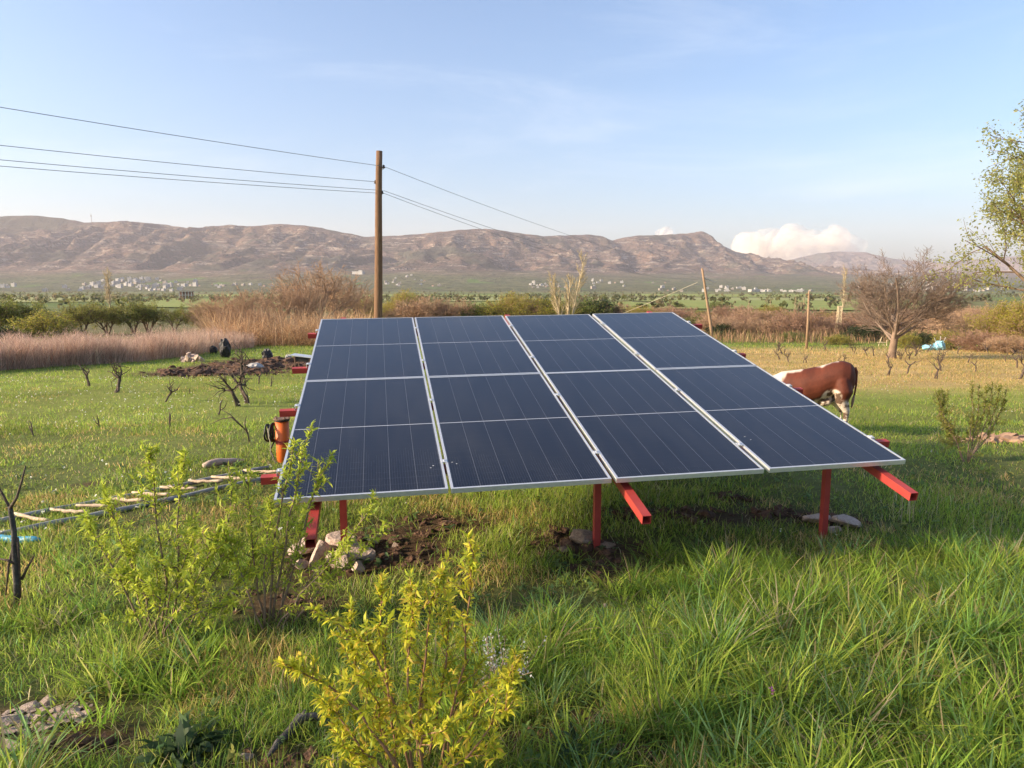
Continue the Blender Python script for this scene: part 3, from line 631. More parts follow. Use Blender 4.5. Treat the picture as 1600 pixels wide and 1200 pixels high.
# ------------------------------------------------------------------ turned soil: lumps (uncountable)
def lump_field(name, spots, n, size, m, seed, hmul=.6, spread=1.0):
    rs = np.random.default_rng(seed); mb = MB()
    bm = bmesh.new(); bmesh.ops.create_icosphere(bm, subdivisions=2, radius=1); V0 = np.array([v.co[:] for v in bm.verts]); F0 = np.array([[v.index for v in f.verts] for f in bm.faces]); bm.free()
    for (cx, cy, rx, ry, a) in spots:
        for k in range(n):
            q = rs.normal(size=2) * .5 * spread; x, y = cx + q[0] * rx, cy + q[1] * ry
            s = size * (0.35 + rs.random() ** 2 * 1.3) * math.exp(-(q @ q) * .8)
            P = V0 * (1 + .45 * (vnoise(V0[:, 0:1] * 1.9 + k, V0[:, 1:2] * 1.9 + V0[:, 2:3] * 2.3, k) - .5) * 2) * (1 + .22 * rs.normal(size=(len(V0), 1)))
            an = rs.random() * 6.28; c, s_ = math.cos(an), math.sin(an)
            P = P * np.array([s, s * rs.uniform(.7, 1), s * hmul]); P = np.stack([P[:, 0] * c - P[:, 1] * s_, P[:, 0] * s_ + P[:, 1] * c, P[:, 2]], 1)
            mb.add(P + np.array([x, y, float(H(x, y)) + s * hmul * .25]), F0)
    return kind(link(name, mb.mesh(name, m, False)), 'stuff', 'brown clods of turned soil')
lump_field('soil_clods', SOIL[:3] + SOIL[11:13], 38, .045, M_SOIL, 5, .5, 1.3)
lump_field('soil_clods', SOIL[3:11], 46, .052, M_SOIL, 15, .55, 1.3)
lump_field('soil_clods', SOIL[14:23], 14, .035, M_SOIL, 6)
lump_field('plowed_soil', PLOW[:3], 200, .22, M_SOIL, 7, .5, 1.1)
M_MOUND = mat('sandy_soil', (.24, .14, .085), (.36, .23, .15), 3, 1.0, .8)
lump_field('soil_mound', [SOIL[23]], 60, .13, M_MOUND, 8, .5)

# ------------------------------------------------------------------ cow (faces left, grazing; local +X is forward, +Z up)
def loft(rings, n=20):
    """rings: (x, y, z, half width (y), half height (z)[, pitch]) -> closed lofted surface"""
    V = []; an = np.arange(n) * 2 * math.pi / n
    for r in rings:
        x, y, z, hw, hh = r[:5]; pt = r[5] if len(r) > 5 else 0.0
        cy, cz = np.cos(an) * hw, np.sin(an) * hh
        V.append(np.stack([x - cz * math.sin(pt), y + cy, z + cz * math.cos(pt)], 1))
    m = len(V); V = np.concatenate(V); i = np.arange(m - 1)[:, None] * n; k = np.arange(n)[None]; k2 = (k + 1) % n
    q = np.stack([i + k, i + k2, i + n + k2, i + n + k], -1).reshape(-1, 4)
    return V, q, [list(range(n - 1, -1, -1))], [list(range((m - 1) * n, m * n))]
mb = MB()
mb.add(*loft([(-.72, 0, .90, .05, .06), (-.70, 0, .91, .13, .17), (-.64, 0, .92, .19, .23), (-.52, 0, .92, .235, .265), (-.36, 0, .90, .245, .275), (-.18, 0, .84, .265, .295), (.05, 0, .81, .275, .305), (.28, 0, .82, .25, .29),
              (.45, 0, .84, .21, .27), (.58, 0, .84, .16, .22), (.66, 0, .83, .08, .12)]))
mb.add(*loft([(.48, 0, .90, .13, .20, -.6), (.66, 0, .86, .10, .165, -.7), (.84, 0, .74, .085, .13, -.9), (.98, 0, .58, .08, .105, -1.0), (1.04, 0, .50, .085, .10, -1.1)]))
mb.add(*loft([(1.00, 0, .60, .05, .05, -1.0), (1.03, 0, .55, .095, .10, -1.1), (1.09, 0, .44, .10, .10, -1.15), (1.14, 0, .32, .075, .075, -1.2), (1.18, 0, .21, .062, .06, -1.25), (1.20, 0, .15, .05, .045, -1.3)]))
for s in (-1, 1):
    mb.tube([(1.0, s * .08, .55), (1.0, s * .17, .57), (.98, s * .24, .53)], [.03, .045, .012], 8)          # ears
    st = -.03 if s > 0 else .10
    mb.tube([(-.50, s * .11, .88), (-.52 + st, s * .15, .70), (-.50 + st, s * .145, .56), (-.59 + st * .6, s * .13, .40), (-.585 + st * .5, s * .13, .22), (-.575 + st * .5, s * .13, .09), (-.55 + st * .5, s * .13, .0)],
            [.15, .15, .105, .055, .037, .036, .05], 12)                                                      # hind legs
    ft = .06 if s > 0 else -.08
    mb.tube([(.44, s * .12, .78), (.44 + ft * .4, s * .14, .58), (.45 + ft, s * .13, .36), (.45 + ft, s * .13, .18), (.45 + ft, s * .13, .07), (.47 + ft, s * .13, .0)], [.12, .09, .05, .034, .036, .048], 12)
mb.add(*loft([(-.40, 0, .58, .04, .03), (-.34, 0, .55, .12, .08), (-.24, 0, .54, .13, .08), (-.12, 0, .56, .05, .05)]))  # belly / udder
tmp = link('tmp', mb.mesh('tmp', M_WHITE))
md = tmp.modifiers.new('r', 'REMESH'); md.mode = 'VOXEL'; md.voxel_size = .016
md = tmp.modifiers.new('s', 'SMOOTH'); md.iterations = 9; md.factor = .5
bpy.context.view_layer.update(); dg = bpy.context.evaluated_depsgraph_get()
cme = bpy.data.meshes.new_from_object(tmp.evaluated_get(dg)); cme.name = 'cow'; bpy.data.objects.remove(tmp)
n = len(cme.vertices); co = np.empty(n * 3); cme.vertices.foreach_get('co', co); co = co.reshape(-1, 3)
x, y, z = co.T; w1 = fbm(x * 6, z * 6 + y * 3, 3, 5); w2 = fbm(x * 22 + y * 9, z * 22, 3, 6); w3 = fbm(x * 60, z * 60 + y * 40, 2, 9)
brown = np.array([.105, .027, .013]); white = np.array([.60, .50, .41]); dirty = np.array([.36, .27, .20]); mud = np.array([.10, .062, .042])
colr = np.tile(brown, (n, 1)) * (1 + .35 * w1[:, None] + .18 * w3[:, None])
topl = np.interp(x, [-.55, -.45, -.2, .1, .35, .6], [1.5, 1.165, 1.135, 1.115, 1.085, .95])
wt = sstep(-.018, .018, z + .05 * w1 - topl) * sstep(-.50, -.44, x)
wt = np.maximum(wt, sstep(.40, .45, x + .10 * w1 + .25 * (z - .85)) * sstep(1.02, .95, x))
colr = colr + (white - colr) * wt[:, None]
bel = np.maximum(sstep(.65, .57, z + .03 * w1) * sstep(-.55, -.42, x), sstep(.63, .55, z + .04 * w1 + .25 * np.clip(-(x + .52), 0, 1)))
bel = np.maximum(bel, sstep(.16, .12, np.hypot((x + .36) * .9, z - .62) + .03 * w1) * (y > 0))
bel = bel * (x < .9)
dm = dirty + (white - dirty) * sstep(-.1, .25, w2)[:, None]; dm = dm + (mud - dm) * sstep(-.06, .14, -w2 + .25 * w1 + .25 * w3)[:, None]
colr = colr + (dm - colr) * bel[:, None]
colr = colr + (np.array([.05, .03, .025]) - colr) * sstep(.06, .04, z)[:, None]
colr = colr + (np.array([.45, .30, .24]) - colr) * (sstep(.24, .20, z) * (x > .95))[:, None]
ca = cme.color_attributes.new('Col', 'FLOAT_COLOR', 'POINT'); c4 = np.ones((n, 4)); c4[:, :3] = np.clip(colr, .01, 1); ca.data.foreach_set('color', c4.astype(np.float32).ravel())
zz_ = z - .15 * np.clip(x + .45, 0, 1.15) * sstep(.25, .65, z); cme.vertices.foreach_set('co', np.stack([x, y, zz_], 1).astype(np.float32).ravel()); cme.update()
cme.materials.clear(); M_COW = leafmat('cow_coat', 0.0, .62, .25)
nt = M_COW.node_tree; nz = N(nt, 'ShaderNodeTexNoise'); nz.inputs['Scale'].default_value = 90; bp = N(nt, 'ShaderNodeBump'); bp.inputs['Strength'].default_value = .25; bp.inputs['Distance'].default_value = .01
nt.links.new(nz.outputs['Fac'], bp.inputs['Height']); nt.links.new(bp.outputs[0], nt.nodes['Principled BSDF'].inputs['Normal'])
cme.materials.append(M_COW)
cme.polygons.foreach_set('use_smooth', np.full(len(cme.polygons), True))
cr_ = at_y(1338, 600, 11.4)
cow = empty('cow', (cr_.x - .72 * .97 * 1.0, cr_.y + .16, float(H(cr_.x - .6, cr_.y))), (0, 0, math.pi - .42), (.95, 1.0, 1.03))
tag(cow, 'brown and white cow grazing behind the right side of the array', 'cow')
link('body', cme, cow)
mb = MB(); mb.tube([(-.69, 0, 1.08), (-.725, .0, 1.02), (-.735, .01, .85), (-.715, .02, .65)], [.032, .026, .018, .013], 8); link('tail', mb.mesh('tail', mat('cow_tail', (.13, .03, .014), (.17, .045, .02), 20, .8), True), cow)
mb = MB(); mb.tube([(-.715, .02, .66), (-.70, .03, .58), (-.69, .03, .50), (-.685, .035, .45)], [.013, .022, .02, .005], 8); link('tail_switch', mb.mesh('tail_switch', M_TWIG, True), cow)
for s in (-1, 1):
    mb = MB(); mb.tube([(1.085, s * .088, .40), (1.085, s * .098, .40)], [.014, .006], 8); link('eye', mb.mesh('eye', M_BLACK, True), cow)
    mb = MB(); mb.tube([(1.02, s * .05, .48), (1.01, s * .10, .54), (1.04, s * .13, .60)], [.02, .016, .005], 7); link('horn', mb.mesh('horn', M_BARKY, True), cow)

# ------------------------------------------------------------------ small far objects
p = on_ground(476, 580); o = empty('metal_table', (p.x, p.y, p.z)); tag(o, 'small pale metal table at the far left edge of the array', 'table')
mb = MB(); mb.box((0, 0, .62), (.95, .7, .03), Matrix.Rotation(.12, 3, 'Y')); link('table_top', mb.mesh('table_top', M_ALU), o)
for sx in (-1, 1):
    for sy in (-1, 1): mb = MB(); mb.box((sx * .3, sy * .25, .3), (.05, .05, .6)); link('leg', mb.mesh('leg', M_RUST), o)
mb = MB(); mb.box((0, 0, .50), (.66, .5, .18)); link('apron', mb.mesh('apron', M_BLACK), o)
def blob(name, px, py, w, h, m, label, cat, seed, flat=1.0):
    g = on_ground(px, py); bm = bmesh.new(); bmesh.ops.create_icosphere(bm, subdivisions=3, radius=1)
    rs = np.random.default_rng(seed); V = np.array([v.co[:] for v in bm.verts]); nn = fbm(V[:, 0] * 1.6 + seed, V[:, 1] * 1.6 + V[:, 2] * 2, 3, seed)
    fold = .10 * np.sin(V[:, 0] * 9 + V[:, 2] * 5 + 4 * nn); V = V * (1 + .35 * nn + fold)[:, None] * np.array([w / 2, w / 2.4, h / 2])
    V[:, 2] = np.maximum(V[:, 2] + h * .42, -.03)
    for v, c in zip(bm.verts, V): v.co = c
    me = bpy.data.meshes.new(name); bm.to_mesh(me); bm.free(); me.materials.append(m)
    return tag(link(name, me, None, g), label, cat)
s = 51 / F
tp = blob('tarpaulin_bundle', 1467, 547, 18 * s, 16 * s, M_TARP, 'heap of pale blue tarpaulin right of the bare tree', 'tarpaulin', 3)
blob('tarpaulin', 1452, 547, 22 * s, 9 * s, M_TARP, 'low flattened blue sheet left of the tarpaulin heap', 'tarpaulin', 4)
blob('tarpaulin', 1594, 545, 10 * s * 1.0, 8 * s, M_TARP, 'small blue sheet at the right edge under the leafy tree', 'tarpaulin', 6)
for k, (a, c, e) in enumerate(((1460, 534, -.5), (1470, 531, .4), (1478, 533, .9))):
    g = on_ground(1467, 547); q = at_y(a, c - 6, g.y); mb = MB(); mb.tube([(0, 0, 0), tuple(q - g)], .025, 5)
    tag(link('stick', mb.mesh('stick', M_WHITE), None, g), 'white stick poking out of the blue tarpaulin heap', 'stick', 'sticks in the tarpaulin heap')
blob('black_sack', 352, 559, .62, 1.15, M_BLACK, 'tall black sack standing on grass right of the stone heap', 'sack', 8)
blob('black_sack', 334, 553, .5, .6, M_BLACK, 'small black sack behind the stone heap at the reeds', 'sack', 9)
blob('white_sack', 397, 578, .75, .32, M_WHITE, 'white sack lying on the plowed soil', 'sack', 10)
blob('black_sack', 418, 564, .55, .7, M_BLACK, 'black bag on the far edge of the plowed soil', 'sack', 12)
blob('white_bag', 451, 562, .35, .3, M_WHITE, 'small white bag on the plowed soil near the table', 'bag', 13)
# scrap timber frame by the bare tree
g = on_ground(1376, 541); o = empty('timber_frame', g); tag(o, 'pale broken timber frame leaning left of the bare tree trunk', 'timber')
for (a, c) in (((-.2, 0, 0), (.1, .1, .75)), ((.35, 0, 0), (-.05, .1, .55)), ((-.3, 0, .28), (.5, 0, .3)), ((.5, 0, 0), (.48, 0, .5))):
    mb = MB(); mb.tube([a, c], .035, 4); link('batten', mb.mesh('batten', M_BARKY), o)

# ------------------------------------------------------------------ unfinished building and the far town
p = on_ground(290, 467.5); YB = p.y; s = YB / F
bw, bh, bd = 19 * s, 12.5 * s, 9.0
o = empty('unfinished_building', p, (0, 0, .12)); tag(o, 'unfinished two storey brick and concrete building in the green field', 'building')
for k, zz in enumerate((.1, bh * .5, bh * .97)): mb = MB(); mb.box((0, bd / 2, zz), (bw + (.8 if k == 2 else .3), bd + .6, .42)); link('floor_slab', mb.mesh('floor_slab', M_CONC if k < 2 else M_WHITE), o)
for fl in range(2):
    z0 = .1 + .21 if fl == 0 else bh * .5 + .21; z1 = bh * (.5, .97)[fl] - .21
    for x in np.linspace(-bw / 2 + .3, bw / 2 - .3, 5): mb = MB(); mb.box((x, .25, (z0 + z1) / 2), (.5, .5, z1 - z0)); link('column', mb.mesh('column', M_CONC), o)
    mb = MB(); mb.box((-bw / 2 + 1.45, .55, (z0 + z1) / 2), (1.8, .2, z1 - z0)); mb.box((-bw / 2 + .15, bd / 2, (z0 + z1) / 2), (.2, bd - 1, z1 - z0)); link('brick_wall', mb.mesh('brick_wall', M_BRICK), o)
    mb = MB(); mb.box((0, bd * .7, (z0 + z1) / 2), (bw - 1, .2, z1 - z0)); link('rear_wall', mb.mesh('rear_wall', M_BRICK), o)
def house_mesh(w, d, h, m, kind_, seed):
    a = MB(); a.box((0, 0, h / 2 - 2), (w, d, h + 4))
    nf = max(1, int(h / 3)); me_w = a.mesh('wall', m)
    r = MB()
    if kind_ == 'flat': r.box((0, 0, h + .2), (w + .8, d + .8, .4)); r.box((w * .2, 0, h + 1.4), (w * .3, d * .3, 2))
    else:
        P = [(-w / 2 - .5, -d / 2 - .5, h + .01), (w / 2 + .5, -d / 2 - .5, h + .01), (w / 2 + .5, d / 2 + .5, h + .01), (-w / 2 - .5, d / 2 + .5, h + .01), (-w / 4, 0, h + 2.4), (w / 4, 0, h + 2.4)]
        r.add(P, [[0, 1, 5, 4], [2, 3, 4, 5], [3, 2, 1, 0]], [[1, 2, 5], [3, 0, 4]])
    me_r = r.mesh('roof', M_CONC if kind_ == 'flat' else M_ROOFR)
    return me_w, me_r
HSE = [house_mesh(11, 9, 6.5, M_WHITE, 'flat', 1), house_mesh(14, 10, 9.5, M_WHITE, 'flat', 2), house_mesh(10, 9, 4, M_PLASTER2, 'hip', 3), house_mesh(13, 10, 7, M_PLASTER2, 'flat', 4), house_mesh(26, 12, 6, M_WHITE, 'flat', 5), house_mesh(16, 11, 14, M_WHITE, 'flat', 6)]
def house(px, Yd, k, label, group, sc=1.0):
    x = (px - 800) / F * Yd; z = float(HM(x, Yd)); a, r_ = HSE[k]
    o = empty('house', (x, Yd, z), (0, 0, R.uniform(-.5, .5)), sc * .8); link('wall', a, o); link('roof', r_, o)
    return tag(o, label, 'house', group)
def zpx(px, Yd): x = (px - 800) / F * Yd; return 448 - (float(HM(x, Yd)) - CAMZ) / Yd * F
hr = random.Random(5)
def settlement(n, ncl, px0, px1, Y0, Y1, kinds, label, group, s0=.8, s1=1.25, spread=26):
    cl = [(hr.uniform(px0, px1), hr.uniform(Y0, Y1)) for _ in range(ncl)]
    for k in range(n):
        c = hr.choice(cl); yy = min(max(hr.gauss(c[1], 130), Y0 - 100), Y1 + 150); house(min(max(hr.gauss(c[0], spread), px0 - 20), px1 + 20), yy, hr.choice(kinds), label, group, hr.uniform(s0, s1))
settlement(110, 7, -20, 290, 2350, 3000, [0, 1, 1, 3, 5, 0], 'small pale house in the far town under the left mountain', 'houses of the town under the left mountain', .9, 1.5)
settlement(26, 5, 300, 560, 2300, 2900, [0, 2, 3, 1], 'small pale house in the valley behind the bare brown thicket', 'houses behind the bare thicket')
settlement(20, 4, 605, 720, 2700, 3300, [0, 2, 3, 0], 'small white house on the foothill right of the utility pole', 'houses right of the utility pole', .8, 1.2, 12)
settlement(32, 7, 740, 1080, 2300, 3200, [0, 2, 3, 1, 0], 'small pale house among trees below the central mountain', 'houses below the central mountain', .8, 1.2, 14)
settlement(30, 5, 1100, 1320, 2000, 2900, [0, 1, 3, 4], 'pale house on the plain right of the leaning pole', 'houses right of the leaning pole', .8, 1.2, 14)
settlement(50, 6, 1350, 1620, 2300, 3300, [0, 1, 3, 5], 'pale house in the far town behind the bare tree', 'houses of the town behind the bare tree', .9, 1.4)
house(563, 3350, 4, 'long white building high on the foothill left of the utility pole', None, 2.6)
house(1175, 2150, 4, 'long white hall between the leaning pole and the thin pole', None, 1.6)
house(926, 2500, 3, 'cream house directly behind the right bare poplar', None, 1.6)

# ------------------------------------------------------------------ trees and shrubs
def unit(v): v = np.asarray(v, float); return v / (np.linalg.norm(v) + 1e-9)
def grow(mb, rs, p, d, L, r, lv, P, tips):
    last = lv == len(P['n']); npt = 5 if lv == 0 else 4
    pts = [np.array(p, float)]; dd = unit(d)
    for k in range(npt - 1):
        dd = unit(dd + rs.normal(size=3) * P['wob'][min(lv, len(P['wob']) - 1)] + np.array([0, 0, P['up'][min(lv, len(P['up']) - 1)]]))
        pts.append(pts[-1] + dd * L / (npt - 1))
    pts = np.array(pts); r1 = r * (P['tip'] if not last else .35); rad = np.linspace(r, max(r1, P['rmin'] * .6), npt)
    if lv == 0: rad[0] *= 1.25
    mb.tube(pts, rad, 8 if lv == 0 else (5 if lv == 1 else 3), cap=False)
    if last: tips.append(pts); return
    n = P['n'][lv]; n = int(max(1, round(n * rs.uniform(.8, 1.2))))
    for k in range(n):
        t = P['t0'][min(lv, len(P['t0']) - 1)] + (1 - P['t0'][min(lv, len(P['t0']) - 1)]) * (k + rs.random()) / n
        q = t * (npt - 1); i = min(int(q), npt - 2); f = q - i
        pos = pts[i] * (1 - f) + pts[i + 1] * f; ax = unit(pts[i + 1] - pts[i])
        az = k * 2.4 + rs.uniform(-.5, .5); ref = np.array([0, 0, 1.]) if abs(ax[2]) < .9 else np.array([1., 0, 0])
        a = unit(np.cross(ax, ref)); b_ = np.cross(ax, a)
        an = math.radians(P['ang'][min(lv, len(P['ang']) - 1)] * rs.uniform(.7, 1.3))
        nd = ax * math.cos(an) + (a * math.cos(az) + b_ * math.sin(az)) * math.sin(an)
        rr = max(P['rmin'], (rad[i] * (1 - f) + rad[i + 1] * f) * P['rr'])
        grow(mb, rs, pos, nd, L * P['lr'][min(lv, len(P['lr']) - 1)] * rs.uniform(.7, 1.2) * (1.15 - .35 * t), rr, lv + 1, P, tips)
def quads_leaves(rs, C, size, cols, aspect=.5, updir=.3):
    """one rhombic leaf per centre"""
    n = len(C); d = rs.normal(size=(n, 3)); d[:, 2] += updir; d /= np.linalg.norm(d, axis=1, keepdims=True)
    e = np.cross(d, rs.normal(size=(n, 3))); e /= np.linalg.norm(e, axis=1, keepdims=True)
    L = size * rs.uniform(.6, 1.4, (n, 1)); W = L * aspect * .5
    V = np.stack([C - d * L * .5, C + e * W, C + d * L * .5, C - e * W], 1).reshape(-1, 3)
    q = np.arange(n * 4).reshape(n, 4)
    k = rs.random((n, 1)); cols = np.asarray(cols, float); ci = rs.integers(0, len(cols), n); c = cols[ci] * (0.75 + .5 * k)
    return V, q, np.repeat(c, 4, 0)
def tip_points(rs, tips, n, jit):
    T = np.array(tips); i = rs.integers(0, len(T), n); t = rs.random(n) ** .8 * (T.shape[1] - 1.001); k = t.astype(int); f = (t - k)[:, None]
    return T[i, k] * (1 - f) + T[i, k + 1] * f + rs.normal(size=(n, 3)) * jit
TREEP = dict(n=[7, 7, 6], t0=[.3, .25, .2], ang=[45, 40, 40], lr=[.6, .55, .5], up=[.02, .08, .05], wob=[.08, .14, .2], tip=.5, rr=.55, rmin=.012)
def tree_proto(name, seed, h, P, bark, leaf=None, trunks=1, r0=.14, lean=.25, crown='crown', trunkf=.55):
    rs = np.random.default_rng(seed); PP = dict(TREEP); PP.update(P); tips = []; mt = MB(); mbx = MB()
    for k in range(trunks):
        a = 6.28 * k / max(1, trunks) + rs.random(); off = np.array([math.cos(a), math.sin(a), 0]) * (.0 if trunks == 1 else PP.get('base', .15))
        d = np.array([math.cos(a) * lean, math.sin(a) * lean, 1]) if trunks > 1 else np.array(PP.get('dir', (0, 0, 1)), float)
        # trunk itself
        L = h * trunkf * rs.uniform(.85, 1.15); npt = 6; pts = [off + np.array([0, 0, -.15])]; dd = unit(d)
        for j in range(npt - 1): dd = unit(dd + rs.normal(size=3) * PP['wob'][0]); pts.append(pts[-1] + dd * L / (npt - 1))
        pts = np.array(pts); rad = np.linspace(r0, r0 * PP['tip'], npt); rad[0] *= 1.3; mt.tube(pts, rad, 8, cap=False)
        n0 = PP['n'][0]
        for c in range(n0):
            t = PP['t0'][0] + (1 - PP['t0'][0]) * (c + .6) / n0; q = min(t, .999) * (npt - 1); i = int(q); f = q - i
            pos = pts[i] * (1 - f) + pts[i + 1] * f; ax = unit(pts[i + 1] - pts[i]); az = c * 2.4 + rs.uniform(-.4, .4)
            aa = unit(np.cross(ax, [1, .1, 0])); bb = np.cross(ax, aa); an = math.radians(PP['ang'][0] * rs.uniform(.75, 1.25))
            nd = ax * math.cos(an) + (aa * math.cos(az) + bb * math.sin(az)) * math.sin(an)
            P2 = dict(PP); P2['n'] = PP['n'][1:]; 
            for key in ('ang', 'lr', 'up', 't0', 'wob'): P2[key] = PP[key][1:] if len(PP[key]) > 1 else PP[key]
            grow(mbx, rs, pos, nd, h * PP['lr'][0] * rs.uniform(.8, 1.2) * (1.2 - .5 * t), max(PP['rmin'], rad[i] * PP['rr']), 0, P2, tips)
    o = empty(name, (0, 0, 0))
    link('trunk', mt.mesh('trunk', bark, True), o)
    link('branches', mbx.mesh('branches', PP.get('twigmat', bark), True), o)
    if leaf:
        n, size, cols, asp, jit = leaf
        V, q, c = quads_leaves(rs, tip_points(rs, tips, n, jit), size, cols, asp)
        link(crown, mesh_np(crown, V, [q], M_LEAF, c), o)
    return o
protos = {}
OLIVE = [(.25, .25, .05), (.19, .21, .05), (.30, .29, .07), (.22, .18, .07)]
YEL = [(.38, .34, .045), (.31, .31, .05), (.42, .36, .08), (.34, .27, .07)]
GRN = [(.14, .18, .04), (.19, .23, .045), (.11, .14, .04), (.22, .24, .06)]
DGR = [(.035, .06, .022), (.05, .075, .028), (.06, .075, .035)]
GOLD = [(.42, .32, .14), (.36, .28, .12), (.46, .37, .19)]
protos['willow'] = tree_proto('willow_tree', 1, 5.0, dict(n=[6, 6, 5], ang=[38, 38, 40], up=[.05, .10, .0], twigmat=M_BARK), M_BARK, (9000, .20, OLIVE, .4, .16), 3, .17, .35)
protos['willow2'] = tree_proto('willow_tree', 2, 5.0, dict(n=[6, 6, 5], ang=[42, 40, 45], up=[.04, .06, -.05]), M_BARK, (7000, .20, OLIVE + GRN, .4, .18), 2, .19, .3)
protos['yellow'] = tree_proto('willow_tree', 3, 4.5, dict(n=[7, 6, 5], ang=[35, 40, 35], up=[.1, .12, .0], t0=[.1, .2, .2]), M_BARKO, (8500, .17, YEL, .35, .17), 4, .08, .4)
protos['bush'] = tree_proto('bush', 4, 2.2, dict(n=[7, 6, 4], ang=[50, 45, 45], t0=[.05, .1, .2], rmin=.008), M_BARK, (6500, .12, GRN, .5, .10), 5, .035, .6)
protos['ybush'] = tree_proto('bush', 5, 2.2, dict(n=[7, 6, 4], ang=[45, 45, 45], t0=[.05, .1, .2], rmin=.008), M_BARK, (7000, .11, YEL + GRN[1:2], .45, .10), 5, .035, .55)
protos['dbush'] = tree_proto('bush', 6, 2.0, dict(n=[7, 6, 4], ang=[55, 45, 45], t0=[.05, .1, .2], rmin=.008), M_BARK, (7500, .12, DGR, .5, .09), 5, .035, .7)
protos['brush'] = tree_proto('bare_tree', 7, 5.0, dict(n=[8, 8, 6], ang=[32, 35, 35], up=[.06, .08, .03], t0=[.15, .2, .2], rmin=.013, lr=[.5, .5, .5]), M_BARKO, None, 4, .09, .35)
protos['brush2'] = tree_proto('bare_tree', 8, 5.0, dict(n=[8, 8, 6], ang=[38, 40, 40], up=[.02, .05, -.02], t0=[.2, .2, .2], rmin=.013, lr=[.5, .52, .5]), M_BARKO, None, 3, .11, .3)
protos['thicket'] = tree_proto('thicket_shrub', 9, 2.6, dict(n=[9, 7, 6], ang=[45, 42, 40], t0=[.05, .15, .2], rmin=.011, lr=[.55, .5, .5], twigmat=M_TWIG), M_TWIG, (1200, .09, [(.30, .17, .09), (.26, .20, .08)], .5, .1), 7, .035, .7)
protos['thicket2'] = tree_proto('thicket_shrub', 10, 2.6, dict(n=[9, 7, 6], ang=[40, 40, 38], t0=[.05, .15, .2], rmin=.012, lr=[.55, .5, .5], twigmat=M_BARKO), M_BARKO, (900, .09, [(.34, .22, .10), (.22, .21, .07)], .5, .1), 7, .035, .6)
protos['poplar'] = tree_proto('bare_poplar', 12, 6.0, dict(n=[16, 7, 4], ang=[24, 26, 28], up=[.02, .12, .1], t0=[.22, .15, .2], lr=[.22, .42, .5], wob=[.025, .07, .12], rmin=.012), M_BARKY, (1500, .07, GOLD, .5, .06), 1, .10, .0, trunkf=.95)
def place(pk, px, py, toppx, label, group=None, rz=None, wid=1.0, cat=None, Yd=None, pxw=None):
    pr = protos[pk]
    g = on_ground(px, py) if Yd is None else gpt((px - 800) / F * Yd, Yd)
    if 'H' not in pr:
        zs = [max((c[2] for c in ch.bound_box)) for ch in pr.children]; pr['H'] = max(zs)
    hgt_ = at_y(px, toppx, g.y).z - g.z; s = hgt_ / pr['H']
    o = dup(pr, g, R.uniform(0, 6.28) if rz is None else rz, (s * wid, s * wid, s))
    if 'H' in o: del o['H']
    return tag(o, label, cat or 'tree', group)
G1, G2, G3 = 'willows along the left stream', 'bare brown trees left of the pole', 'brown thicket on the right'
place('willow2', -5, 527, 452, 'brown olive willow at the left edge of the stream', G1)
place('willow2', 42, 526, 457, 'dull brownish willow behind the yellow bush', G1, wid=1.1)
place('willow', 128, 524, 462, 'olive willow with forked dark trunk left of the tall poplar', G1, wid=1.15)
place('willow', 168, 522, 466, 'willow with dark trunk at the foot of the tall poplar', G1, 2.0)
place('willow2', 208, 521, 460, 'bright topped willow right of the tall poplar', G1, 1.0, 1.1)
place('willow', 232, 520, 464, 'willow right of the bright topped one by the stream', G1, 4.0)
place('willow2', 272, 517, 472, 'rightmost green willow of the left stream row', G1, 3.0)
place('ybush', 78, 530, 481, 'bright yellow green bush before the left willows', None, None, 1.35, 'bush')
place('bush', 30, 532, 507, 'low green bush left of the yellow one', None, None, 1.4, 'bush')
place('bush', 115, 531, 506, 'low green bush right of the yellow one', None, None, 1.2, 'bush')
place('dbush', 4, 533, 508, 'dark bush at the left edge above the reeds', None, None, 1.3, 'bush')
place('poplar', 176, 480, 416, 'tall bare poplar rising above the left willows', None, None, 1.4, 'tree', 190)
place('brush2', 320, 520, 463, 'olive brown bare tree at the end of the willow row', G2, wid=1.0)
place('yellow', 318, 516, 468, 'olive tree half hidden behind bare branches left of the thicket', None, None, 1.2)
for k, (x, y, t, lab) in enumerate(((352, 528, 452, 'leftmost bare tree of the brown thicket left of the pole'), (385, 530, 440, 'second bare tree in the brown thicket behind the dry canes'), (430, 524, 442, 'spreading bare tree above the fallen dry canes'),
                                   (468, 522, 428, 'bare tree just left of the tallest one in the brown thicket'), (498, 520, 400, 'tallest bare tree in the brown thicket left of the pole'), (532, 515, 414, 'bare tree just right of the tallest one left of the pole'),
                                   (556, 512, 440, 'rightmost bare tree beside the utility pole'), (410, 535, 470, 'low bare tree at the front of the thicket over the canes'), (365, 532, 475, 'low bare shrub tree at the left front of the thicket'))):
    place('brush' if k % 2 else 'brush2', x, y, t, lab, G2, k * 1.3, 1.0)
place('yellow', 572, 506, 460, 'olive yellow willow just left of the utility pole', None, .5, 1.2)
place('yellow', 632, 503, 446, 'rounded golden willow right of the utility pole', None, 2.5, 1.0)
place('yellow', 607, 503, 466, 'small olive willow between the pole and the golden willow', None, 3.5, 1.1)
